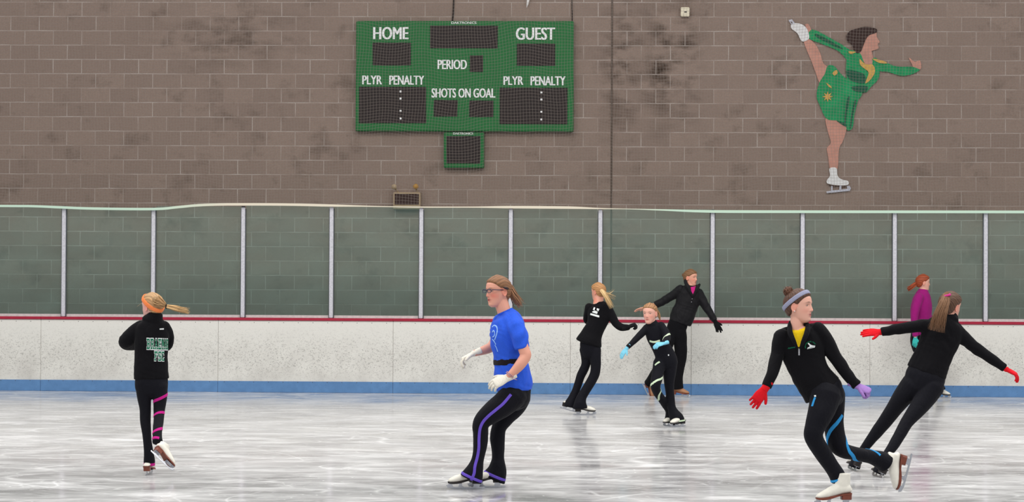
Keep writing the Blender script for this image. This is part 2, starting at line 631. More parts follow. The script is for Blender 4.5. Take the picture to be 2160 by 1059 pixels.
def net_pt(x, z):
    """Slack cord positions: the net bellies and ripples."""
    k = min(1.0, max(0.0, (z - hem_z(x)) / 0.25))
    dx = 0.02 * math.sin(2.1 * z + 0.8 * x) + 0.012 * math.sin(5.3 * z - 2.3 * x)
    dz = 0.035 * math.sin(1.9 * x + 0.6 * z) + 0.022 * math.sin(4.7 * x - 1.4 * z) + 0.012 * math.sin(9.1 * x + 2.2 * z)
    dy = 0.05 * math.sin(0.9 * x + 1.1 * z)
    return (x + dx * k, YN + dy * k, z + dz * k)


RC = 0.0012
zs_top = 5.75


def cord(mb_V, mb_F, pts):
    k0 = len(mb_V)
    for i, p in enumerate(pts):
        a, b = pts[max(i - 1, 0)], pts[min(i + 1, len(pts) - 1)]
        tx, tz = b[0] - a[0], b[2] - a[2]
        L = math.hypot(tx, tz) or 1.0
        nx, nz = -tz / L, tx / L
        mb_V.append((p[0] + nx * RC, p[1], p[2] + nz * RC))
        mb_V.append((p[0] - nx * RC, p[1], p[2] - nz * RC))
        mb_V.append((p[0], p[1] - RC * 1.6, p[2]))
    for i in range(len(pts) - 1):
        q0, q1 = k0 + i * 3, k0 + i * 3 + 3
        for a, b in ((0, 1), (1, 2), (2, 0)):
            mb_F.append((q0 + a, q0 + b, q1 + b, q1 + a))


xa, xb = on_y(-330, 300, YN).x, on_y(2500, 300, YN).x
PITCH_N = 0.0405
V1, F1, V2, F2 = [], [], [], []
nx = int((xb - xa) / PITCH_N)
for i in range(nx + 1):
    x = xa + i * PITCH_N
    z0 = hem_z(x)
    cord(V1, F1, [net_pt(x, z0 + (zs_top - z0) * j / 60.0) for j in range(61)])
z = 2.40
while z < zs_top:
    cord(V2, F2, [net_pt(xa + (xb - xa) * j / 300.0, max(z, hem_z(xa + (xb - xa) * j / 300.0))) for j in range(301)])
    z += PITCH_N
mesh_obj('vertical_cords', V1, F1, M_NET, net)
mesh_obj('horizontal_cords', V2, F2, M_NET, net)
# strap along the bottom hem
A = np.array([[p.x, p.z, w / 156.0] for p, w in zip(pp, hw)])
A = catmull(A, 4)
sm = MB()
V, F, C = [], [], []
for (x, z, w) in A:
    V += [(x, YN - 0.012, z - w), (x, YN - 0.012, z + w), (x, YN + 0.012, z + w), (x, YN + 0.012, z - w)]
for i in range(len(A) - 1):
    for k in range(4):
        F.append((i * 4 + k, i * 4 + (k + 1) % 4, i * 4 + 4 + (k + 1) % 4, i * 4 + 4 + k))
st = NT('pale_net_strap')
sx = st.n('ShaderNodeSeparateXYZ')
st.l(st.obj_coord(), sx.inputs[0])
xl0, xl1, xr0, xr1 = [on_y(v, 440, YN).x for v in (330, 480, 1270, 1420)]
green = st.math('MAXIMUM', st.ramp(sx.outputs[0], xl0, xl1, 1.0, 0.0), st.ramp(sx.outputs[0], xr0, xr1, 0.0, 1.0))
strap = mesh_obj('hem_strap', V, F, st.done(st.bsdf(st.mix(green, srgb(226, 216, 196), srgb(196, 222, 202)), 0.6, 0.3)), net)
strap['label'] = 'pale hem strap along the glass top'

# ------------------------------------------------------------------ things on the wall


def rect(px0, py0, px1, py1, Y):
    c = on_y((px0 + px1) / 2, (py0 + py1) / 2, Y)
    s = FPX / depth_of(c)
    w, h = (px1 - px0) / s / 2, (py1 - py0) / s / 2
    return c.x - w, c.x + w, c.z - h, c.z + h


def panel(px0, py0, px1, py1, Y, t, name, mat, parent=None, bev=0.0):
    a = rect(px0, py0, px1, py1, Y)
    return MB().box(a[0], a[1], Y - t, Y, a[2], a[3], bev).obj(name, mat, parent)


def caption(body, px0, py0, px1, py1, Y, name, mat, parent, bold=0.02):
    a = rect(px0, py0, px1, py1, Y)
    V, F = text_mesh(body, bold)
    P, G = [], []
    w, h = a[1] - a[0], a[3] - a[2]
    for j, dx in enumerate((-1, -.5, 0, .5, 1)):        # heavy condensed face: the strokes are thickened sideways
        k = len(P)
        P += [(a[0] + h * .038 + v[0] * (w - h * .076) + dx * h * 0.038, Y - 0.003 - j * 0.0004, a[2] + v[1] * h) for v in V]
        G += [[i + k for i in f] for f in F]
    return mesh_obj(name, P, G, mat, parent)


M_SBGREEN = plain('scoreboard_green', (18, 102, 47), 0.5, 0.3, var=0.06, scale=4)
M_DIGIT = plain('dark_digit_window', (34, 24, 23), 0.55, 0.3)
M_WHITE = plain('white_letter', (238, 238, 238), 0.6, 0.3, var=0.03)
YS = YW - 0.11
a = rect(750, 44, 1210, 277, YS)
sb = empty('scoreboard', ((a[0] + a[1]) / 2, YW, a[2]))
tag(sb, 'large green hockey scoreboard on the block wall with HOME and GUEST windows', 'scoreboard')
MB().box(a[0], a[1], YS, YW, a[2], a[3], 0.01).obj('cabinet', M_SBGREEN, sb)
for (x0, y0, x1, y1, nm) in ((907, 54, 1050, 102, 'clock_window'), (786, 90, 867, 138, 'home_score_window'), (1090, 92, 1171, 139, 'guest_score_window'),
                             (991, 117, 1019, 152, 'period_window'), (757, 183, 899, 260, 'home_penalty_window'), (1054, 185, 1197, 262, 'guest_penalty_window'),
                             (915, 211, 965, 246, 'home_shots_window'), (990, 212, 1041, 247, 'guest_shots_window')):
    w = panel(x0, y0, x1, y1, YS, 0.004, nm, M_DIGIT, sb)
    if 'penalty' in nm:
        xx = x0 + 88
        d = MB()
        for yy in (y0 + 10, y0 + 25, y0 + 51, y0 + 67):
            r = rect(xx - 2.0, yy - 2.0, xx + 2.0, yy + 2.0, YS)
            d.box(r[0], r[1], YS - 0.008, YS - 0.004, r[2], r[3])
        dd = d.obj('colon_lights', M_WHITE, w)
        dd['label'] = 'white colon dots'
for (tx, x0, y0, x1, y1, b) in (('HOME', 787, 57, 862, 83, 0.0), ('GUEST', 1088, 58, 1171, 84, 0.0), ('PERIOD', 923, 126, 985, 146, 0.0),
                                ('PLYR', 764, 159.5, 806, 178, 0.0), ('PENALTY', 821, 159.5, 895, 178.5, 0.0), ('PLYR', 1062, 161, 1104, 179, 0.0),
                                ('PENALTY', 1119, 161, 1193, 180, 0.0), ('SHOTS ON GOAL', 910, 186.5, 1045, 206, 0.0),
                                ('DAKTRONICS', 952, 45.5, 1005, 50.5, 0.0)):
    caption(tx, x0, y0, x1, y1, YS, 'caption', M_WHITE, sb, b)['label'] = ('small white maker lettering' if tx.startswith('DAK') else 'white lettering ' + tx)
a = rect(936, 279, 1021, 354, YS)
s2 = empty('scoreboard_clock', ((a[0] + a[1]) / 2, YW, a[2]))
tag(s2, 'small green display box with one dark window hanging below the big scoreboard', 'scoreboard')
MB().box(a[0], a[1], YS, YW, a[2], a[3], 0.01).obj('cabinet', M_SBGREEN, s2)
panel(942, 287, 1013, 345, YS, 0.004, 'display_window', M_DIGIT, s2)
caption('DAKTRONICS', 956, 279.5, 998, 284, YS, 'caption', M_WHITE, s2, 0.0)['label'] = 'small white lettering'

# cables, little boxes
M_CABLE = plain('black_cable', (44, 36, 34), 0.7)


def wall_cable(pts, r, label, name='power_cable', mat=M_CABLE, off=0.015):
    P = [on_y(a, b, YW - off) for a, b in pts]
    o = MB().tube(P, r, 6).obj(name, mat, loc=P[-1])
    return tag(o, label, 'cable')


wall_cable([(958, -25), (957, 5), (956, 28), (954, 46)], 0.011, 'black cable dropping to the top middle of the scoreboard')
wall_cable([(1206, -25), (1206.5, 10), (1207, 30), (1207, 46)], 0.007, 'thin dark cable dropping to the top right corner of the scoreboard', off=0.02)
P = [on_y(x, y, YW - 0.05) for x, y in ((1116, -20), (1115, -4), (1112.5, 8), (1111, 16))]
o = MB().tube(P, 0.02, 6, [1.0, 1.0, 0.8, 0.12]).obj('tie_strap', plain('white_strap', (226, 222, 220), 0.6), loc=P[-1])
tag(o, 'white pointed strap end hanging above the scoreboard at the top', 'strap')
M_BEIGE = plain('beige_enamel', (168, 146, 118), 0.5, 0.3, var=0.08)
a = rect(829, 405.5, 887, 441, YW - 0.14)
el = empty('emergency_light', ((a[0] + a[1]) / 2, YW, a[2]))
tag(el, 'beige wall box with dark front and two small lamp heads above the glass', 'emergency light')
MB().box(a[0], a[1], YW - 0.14, YW, a[2], a[3], 0.008).obj('housing', M_BEIGE, el)
panel(832.5, 409, 883.5, 431.5, YW - 0.14, 0.006, 'front_grille', plain('brown_grille', (58, 40, 36), 0.7, var=0.25, scale=60), el)
M_AMBER = plain('amber_lens', (176, 130, 60), 0.4)
for (lx, ly, bxp, lm) in ((831.5, 394, 840, M_BEIGE), (877, 393.5, 881, M_AMBER)):
    c = on_y(lx, ly, YW - 0.16)
    f = on_y(bxp, 406, YW - 0.09)
    h = MB().tube([c + Vector((0, 0.09, 0)), c + Vector((0, 0.05, 0)), c, c + Vector((0, -0.02, 0))], 0.038, 14, [0.4, 0.75, 1.0, 0.95]).obj('lamp_head', lm, el, smooth=True)
    MB().tube([c + Vector((0, 0.06, -0.02)), (c + f) / 2, f], 0.012, 8).obj('bracket', M_BEIGE, h)
a = rect(1436, 15, 1454.5, 34.5, YW - 0.06)
jb = empty('junction_box', ((a[0] + a[1]) / 2, YW, a[2]))
tag(jb, 'small square cream electrical box high on the wall right of the scoreboard', 'electrical box')
MB().box(a[0], a[1], YW - 0.06, YW, a[2], a[3], 0.008).obj('housing', plain('cream_plastic', (224, 214, 190), 0.5), jb)
panel(1443.5, 24, 1449, 26.5, YW - 0.06, 0.004, 'slot', M_DARK, jb)

# -- painted cut-out figure skater on the wall


def mpt(X, Y):
    return 1620 + X / 2.583, 20 + Y / 2.583


YM = YW - 0.02
q = on_y(*mpt(400, 1000), YM)
mu = empty('wall_cutout', (q.x, YW, q.z))
tag(mu, 'painted flat figure skater in green dress with one leg raised, on the wall', 'wall cut-out')
M_SK = plain('painted_skin', (190, 138, 122), 0.7, var=0.12, scale=7)
M_DR = plain('painted_green', (24, 138, 84), 0.7, var=0.2, scale=6)
M_DG = plain('painted_dark_green', (20, 84, 60), 0.7, var=0.2)
M_GO = plain('painted_gold', (200, 158, 84), 0.7, var=0.15)
M_HR = plain('painted_hair', (52, 34, 30), 0.7, var=0.25, scale=30)
M_BW = plain('painted_white', (222, 220, 220), 0.7, var=0.06)
M_SO = plain('painted_sole', (74, 54, 46), 0.7)
M_ST = plain('painted_steel', (186, 186, 198), 0.6)


CUTS = [0]


def cut(name, mat, polys, layer, parent, sub=4):
    m = MB()
    CUTS[0] += 1
    for i, poly in enumerate(polys):
        pts = smooth_closed(poly, sub) if sub else poly
        y = YM - layer * 0.004 - i * 0.0003 - (CUTS[0] % 8) * 0.0004
        m.prism([mpt(*p) for p in pts], lambda a, b: on_y(a, b, y), (0, 0.018 if layer == 0 else 0.003, 0))
    return m.obj(name, mat, parent)


for nm, pl in zip(('raised_leg', 'standing_leg', 'back_hand', 'front_hand', 'neck', 'face'), [
    [(195, 170), (222, 160), (258, 190), (285, 240), (300, 290), (325, 318), (315, 365), (285, 402), (262, 350), (240, 290), (215, 230)],
    [(315, 590), (370, 590), (425, 610), (426, 660), (407, 720), (387, 760), (378, 868), (340, 872), (328, 800), (322, 755), (342, 725), (325, 660)],
    [(203, 82), (222, 82), (237, 118), (226, 136), (212, 112)],
    [(768, 262), (800, 285), (828, 278), (834, 322), (800, 330), (785, 300)],
    [(497, 232), (517, 180), (548, 178), (562, 215), (572, 262), (585, 330), (560, 372), (530, 300)],
    [(538, 140), (586, 120), (593, 150), (608, 176), (599, 188), (602, 212), (576, 222), (552, 226), (530, 195)]]):
    cut(nm, M_SK, [pl], 0, mu)
for nm, pl in zip(('back_sleeve', 'bodice', 'front_sleeve', 'skirt'), [
    [(230, 115), (262, 114), (330, 150), (400, 190), (450, 222), (500, 238), (505, 300), (440, 312), (425, 270), (380, 225), (300, 190), (222, 157)],
    [(440, 225), (495, 235), (515, 265), (535, 330), (560, 340), (575, 265), (602, 285), (605, 370), (562, 420), (530, 452), (470, 442), (430, 380), (425, 300)],
    [(568, 268), (620, 280), (700, 310), (780, 312), (812, 320), (826, 330), (792, 350), (730, 362), (660, 342), (598, 330)],
    [(325, 308), (360, 308), (395, 348), (430, 380), (512, 448), (490, 500), (472, 570), (460, 645), (432, 658), (420, 622), (380, 606), (320, 596), (285, 530), (265, 470), (280, 400), (310, 350)]]):
    cut(nm, M_DR, [pl], 1, mu)
for pl in [
    [(430, 330), (520, 350), (530, 400), (470, 395), (436, 370)], [(458, 420), (540, 418), (530, 450), (475, 446)],
    [(434, 480), (446, 482), (430, 560), (424, 620), (416, 615), (420, 560)], [(470, 500), (480, 502), (462, 580), (454, 640), (446, 640), (454, 570)],
    [(262, 132), (330, 165), (400, 208), (400, 216), (320, 180), (262, 148)], [(375, 605), (420, 620), (428, 640), (395, 622)]]:
    cut('painted_fold', M_DG, [pl], 2, mu)['label'] = 'dark green painted fold'
star = []
for k in range(16):
    r = 30 if k % 2 == 0 else 13
    star.append((325 + r * math.cos(k * math.pi / 8), 475 + r * math.sin(k * math.pi / 8)))
for pl in [
    [(500, 270), (520, 290), (545, 300), (570, 300), (584, 335), (562, 378), (530, 402), (548, 345), (520, 318), (502, 300)],
    [(440, 228), (480, 230), (462, 240), (446, 240)], [(570, 268), (630, 280), (648, 294), (604, 290)],
    [(318, 400), (340, 415), (348, 428), (330, 420)], [(352, 345), (372, 330), (380, 345), (362, 360)]]:
    cut('gold_trim', M_GO, [pl], 3, mu)
cut('gold_star', M_GO, [star], 3, mu, 0)
cut('hair', M_HR, [[(428, 140), (450, 115), (490, 103), (530, 94), (586, 103), (592, 124), (552, 140), (532, 165), (522, 190), (505, 230), (480, 236), (455, 190), (432, 172)]], 2, mu)
cut('raised_skate', M_BW, [[(124, 86), (140, 75), (180, 79), (212, 105), (224, 156), (186, 174), (160, 130), (130, 106)]], 2, mu)
sk = cut('standing_skate', M_BW, [
    [(335, 866), (373, 864), (379, 905), (400, 925), (436, 935), (434, 956), (380, 958), (326, 949), (321, 930), (338, 905)]], 2, mu)
cut('sole', M_SO, [[(326, 944), (380, 954), (436, 950), (424, 964), (410, 966), (400, 974), (388, 962), (345, 966)]], 1, sk)
cut('blade', M_ST, [[(112, 58), (130, 53), (148, 76), (140, 80), (126, 64), (122, 66), (136, 84), (128, 84)],
                    [(318, 992), (342, 988), (344, 962), (352, 962), (352, 986), (388, 982), (390, 960), (400, 960), (400, 980), (432, 976), (430, 962), (444, 960), (452, 974), (446, 988), (320, 1001)]], 2, sk, 0)
# ------------------------------------------------------------------ people: builders
def remesh(parts, voxel, smooth=2, adapt=0.0):
    """Union of closed solids -> one continuous skin; returns (V, polys)."""
    V, F = [], []
    for (v, f) in parts:
        k = len(V)
        V += [tuple(p) for p in v]
        F += [[i + k for i in q] for q in f]
    me = bpy.data.meshes.new('tmp')
    me.from_pydata(V, [], F)
    me.update()
    bm = bmesh.new()
    bm.from_mesh(me)
    bmesh.ops.recalc_face_normals(bm, faces=bm.faces[:])
    bm.to_mesh(me)
    bm.free()
    o = bpy.data.objects.new('tmp', me)
    COL.objects.link(o)
    m = o.modifiers.new('r', 'REMESH')
    m.mode = 'VOXEL'
    m.voxel_size = voxel
    if smooth:
        s = o.modifiers.new('s', 'SMOOTH')
        s.factor = 0.5
        s.iterations = smooth
    dg = bpy.context.evaluated_depsgraph_get()
    e = bpy.data.meshes.new_from_object(o.evaluated_get(dg))
    n = len(e.vertices)
    co = np.empty(n * 3)
    e.vertices.foreach_get('co', co)
    nf = len(e.polygons)
    tot = np.empty(nf, int)
    e.polygons.foreach_get('loop_total', tot)
    li = np.empty(len(e.loops), int)
    e.loops.foreach_get('vertex_index', li)
    bpy.data.objects.remove(o, do_unlink=True)
    bpy.data.meshes.remove(me)
    bpy.data.meshes.remove(e)
    if nf and (tot == 4).all():
        polys = li.reshape(-1, 4)
    else:
        polys = np.split(li, np.cumsum(tot)[:-1])
    return co.reshape(-1, 3), polys


def normals_of(V, polys):
    P = np.asarray(polys)
    a, b, c = V[P[:, 0]], V[P[:, 1]], V[P[:, 2]]
    n = np.cross(b - a, c - a)
    N = np.zeros_like(V)
    for k in range(P.shape[1]):
        np.add.at(N, P[:, k], n)
    return N / np.maximum(np.linalg.norm(N, axis=1, keepdims=True), 1e-12)


def folds(V, polys, amp, scale=1.0, seed=0.0):
    """Soft cloth creases pushed into the real surface."""
    N = normals_of(V, polys)
    X = V * scale
    a = np.sin(38 * X[:, 2] + 5 * np.sin(11 * X[:, 0] + seed) + 4 * np.sin(9 * X[:, 1] - seed))
    b = np.sin(23 * X[:, 2] - 19 * X[:, 0] + 3 * np.sin(14 * X[:, 1] + 2 * seed) + seed)
    c = np.sin(61 * X[:, 2] + 33 * X[:, 0] + 4 * np.sin(17 * X[:, 2] + seed))
    m = 0.5 + 0.5 * np.sin(9 * X[:, 0] + 7 * X[:, 2] + seed * 1.7)
    d = amp * (0.5 * a * m + 0.35 * b + 0.2 * c * (1 - m))
    return V + N * d[:, None]


def col_attr(me, C):
    at = me.color_attributes.new('Col', 'FLOAT_COLOR', 'POINT')
    C4 = np.ones((len(me.vertices), 4))
    C4[:, :3] = np.clip(C, 0, 1)
    at.data.foreach_set('color', C4.ravel())


def grid_obj(name, V, polys, mat, parent=None, loc=None, colors=None):
    o = mesh_obj(name, V, polys, mat, parent, loc, True)
    if colors is not None and len(o.data.vertices) == len(colors):
        col_attr(o.data, colors)
    return o


def bvh_of(V, polys):
    return BVHTree.FromPolygons([tuple(v) for v in V], [tuple(int(i) for i in p) for p in polys])


def ball(c, rx, ry, rz, M=None, nu=16, nv=10):
    """Ellipsoid; M (3x3 rows = axes) turns it."""
    V, F = [], []
    M = np.eye(3) if M is None else np.asarray(M)
    for j in range(nv + 1):
        th = math.pi * j / nv
        for i in range(nu):
            a = 2 * math.pi * i / nu
            l = np.array([rx * math.sin(th) * math.cos(a), ry * math.sin(th) * math.sin(a), rz * math.cos(th)])
            V.append(np.array(c) + l @ M)
    for j in range(nv):
        for i in range(nu):
            F.append([j * nu + i, j * nu + (i + 1) % nu, (j + 1) * nu + (i + 1) % nu, (j + 1) * nu + i])
    return V, F


def loft_world(C, A, B, U=None, caps=(1, 1), n=18, power=1.0):
    """Closed solid through centres C with half widths A (along u) and B (along w). u lies across the line of sight."""
    C, A, B = np.asarray(C, float), np.asarray(A, float), np.asarray(B, float)
    m = len(C)
    T = np.gradient(C, axis=0)
    T /= np.maximum(np.linalg.norm(T, axis=1, keepdims=True), 1e-9)
    rings = []
    up = None
    fr = []
    for i in range(m):
        v = C[i] - np.array(CAM)
        v /= np.linalg.norm(v)
        u = np.cross(v, T[i]) if U is None else np.asarray(U, float) - T[i] * np.dot(U, T[i])
        ln = np.linalg.norm(u)
        if ln < 0.25 and up is not None:
            u = up - T[i] * np.dot(up, T[i])
            ln = np.linalg.norm(u)
        u = u / max(ln, 1e-9)
        if up is not None and np.dot(u, up) < 0:
            u = -u
        up = u
        fr.append((u, np.cross(T[i], u)))
    def ring(c, a, b, u, w):
        return [c + u * a * math.cos(t) + w * b * math.sin(t) for t in np.arange(n) * 2 * math.pi / n]
    if caps[0] > 0:
        for k in (0.999, 0.8, 0.45):
            s = math.sqrt(max(0.0, 1 - k * k))
            rings.append(ring(C[0] - T[0] * min(A[0], B[0]) * k * caps[0], A[0] * max(s, .05), B[0] * max(s, .05), *fr[0]))
    for i in range(m):
        rings.append(ring(C[i], A[i], B[i], *fr[i]))
    if caps[1] > 0:
        for k in (0.45, 0.8, 0.999):
            s = math.sqrt(max(0.0, 1 - k * k))
            rings.append(ring(C[-1] + T[-1] * min(A[-1], B[-1]) * k * caps[1], A[-1] * max(s, .05), B[-1] * max(s, .05), *fr[-1]))
    V = [p for r in rings for p in r]
    F = []
    for i in range(len(rings) - 1):
        for k in range(n):
            F.append([i * n + k, i * n + (k + 1) % n, (i + 1) * n + (k + 1) % n, (i + 1) * n + k])
    F.append(list(range(n))[::-1])
    F.append([(len(rings) - 1) * n + k for k in range(n)])
    return V, F


def ribbon(name, pts, nrm, width, mat, parent, off=0.0015, thick=0.003):
    """Strip of cloth lying on a surface: pts with outward normals."""
    pts = [np.array(p) for p in pts]
    V, F = [], []
    n = len(pts)
    wd = width if hasattr(width, '__len__') else [width] * n
    for i in range(n):
        t = pts[min(i + 1, n - 1)] - pts[max(i - 1, 0)]
        t /= max(np.linalg.norm(t), 1e-9)
        nn = np.array(nrm[i])
        s = np.cross(nn, t)
        s /= max(np.linalg.norm(s), 1e-9)
        for (a, h) in ((-1, off), (-0.5, off + thick * .4), (0.5, off + thick * .4), (1, off), (1, off - thick), (-1, off - thick)):
            V.append(pts[i] + s * a * wd[i] / 2 + nn * h)
    for i in range(n - 1):
        for k in range(6):
            F.append([i * 6 + k, i * 6 + (k + 1) % 6, i * 6 + 6 + (k + 1) % 6, i * 6 + 6 + k])
    F += [[0, 1, 2, 3, 4, 5], [(n - 1) * 6 + k for k in (5, 4, 3, 2, 1, 0)]]
    return mesh_obj(name, V, F, mat, parent, smooth=False)


# ---- head
ZS = np.array([-.115, -.1, -.08, -.06, -.04, -.02, 0, .03, .06, .085, .105, .115])
WS = np.array([.019, .035, .046, .0535, .0605, .066, .070, .074, .071, .058, .034, .006])
FS = np.array([.060, .080, .084, .086, .085, .086, .087, .093, .088, .068, .038, .012])
BS = np.array([.030, -.005, -.045, -.068, -.082, -.092, -.097, -.100, -.090, -.068, -.036, -.008])


def head_local(features=True, grow=0.0, nz=90, na=96):
    z = np.linspace(-.115, .115, nz)
    z = np.sin(np.linspace(-math.pi / 2, math.pi / 2, nz)) * .115 * 0.5 + z * 0.5
    W, Fr, Bk = [np.interp(z, ZS, a) for a in (WS, FS, BS)]
    ker = np.array([1, 2, 3, 2, 1]) / 9.0
    for arr in (W, Fr, Bk):
        arr[2:-2] = np.convolve(arr, ker, 'valid')
    a = np.arange(na) * 2 * math.pi / na
    Z, Aa = np.meshgrid(z, a, indexing='ij')
    sx, cy = np.sin(Aa), np.cos(Aa)
    X = W[:, None] * np.sign(sx) * np.abs(sx) ** 0.92
    mid, hf = (Fr + Bk) / 2, (Fr - Bk) / 2
    Y = mid[:, None] + hf[:, None] * np.sign(cy) * np.abs(cy) ** 0.88
    if features:
        fr = np.clip(cy * 1.6, 0, 1)
        g = lambda d, s: np.exp(-(d / s) ** 2)
        nprof = np.interp(Z, [-.046, -.038, -.030, -.022, .0, .014, .03], [0, .012, .0215, .0185, .009, .002, 0])
        nw = np.interp(Z, [-.04, -.028, .0, .015], [.0135, .0125, .0085, .008])
        Y += nprof * np.exp(-(X / nw) ** 2) * fr
        Y += .005 * (g(X - .012, .006) + g(X + .012, .006)) * g(Z + .033, .006) * fr
        Y -= .0075 * (g(np.abs(X) - .031, .014)) * g(Z - .006, .011) * fr
        Y += .0035 * g(np.abs(X) - .03, .02) * g(Z - .024, .007) * fr
        Y += .0036 * g(X, .021) * g(Z + .0535, .0055) * fr
        Y += .0042 * g(X, .019) * g(Z + .0665, .006) * fr
        Y -= .004 * g(X, .022) * g(Z + .0600, .0024) * fr
        Y -= .003 * g(X, .02) * g(Z + .078, .005) * fr
        Y += .005 * g(X, .018) * g(Z + .098, .011) * fr
        Y += .004 * g(np.abs(X) - .042, .016) * g(Z + .028, .016) * fr
    P = np.stack([X, Y, Z], -1)
    if grow:
        c = np.array([0, 0, .0])
        d = P - c
        P = P + d / np.maximum(np.linalg.norm(d, axis=-1, keepdims=True), 1e-9) * grow
    V = P.reshape(-1, 3)
    F = []
    for i in range(nz - 1):
        for k in range(na):
            F.append([i * na + k, i * na + (k + 1) % na, (i + 1) * na + (k + 1) % na, (i + 1) * na + k])
    F.append(list(range(na))[::-1])
    F.append([(nz - 1) * na + k for k in range(na)])
    return V, F


HL_Y = [-.12, -.06, -.035, -.02, -.005, .02, .04, .06, .09, .12]
HL_Z = [-.07, -.066, -.045, -.002, .020, .022, .034, .050, .062, .066]
HL_Y2 = [-.12, -.06, -.035, -.02, -.005, .02, .04, .06, .09, .12]


def bright(c, f):
    return np.clip(np.array(c[:3]) * f, 0, 1)


M_SKIN = attr_mat('skin', 0.5, 0.35)
M_HAIR = attr_mat('hair', 0.5, 0.35, 0.4, 260.0)
M_EYE = attr_mat('eye_white', 0.35, 0.35)
M_LEATHER = plain('white_leather', (232, 228, 216), 0.45, 0.4, var=0.05, scale=30)
M_TAN = plain('tan_leather', (172, 122, 88), 0.5, 0.4, var=0.1, scale=30)
M_SOLE = plain('brown_sole', (120, 62, 46), 0.4, 0.4, var=0.15, scale=30)
M_SOLEB = plain('black_sole', (36, 30, 30), 0.4, 0.4)
M_STEEL = plain('skate_steel', (190, 192, 198), 0.22, 0.6, 0.85, var=0.1, scale=30)
M_LACE = plain('lace', (236, 234, 228), 0.8)


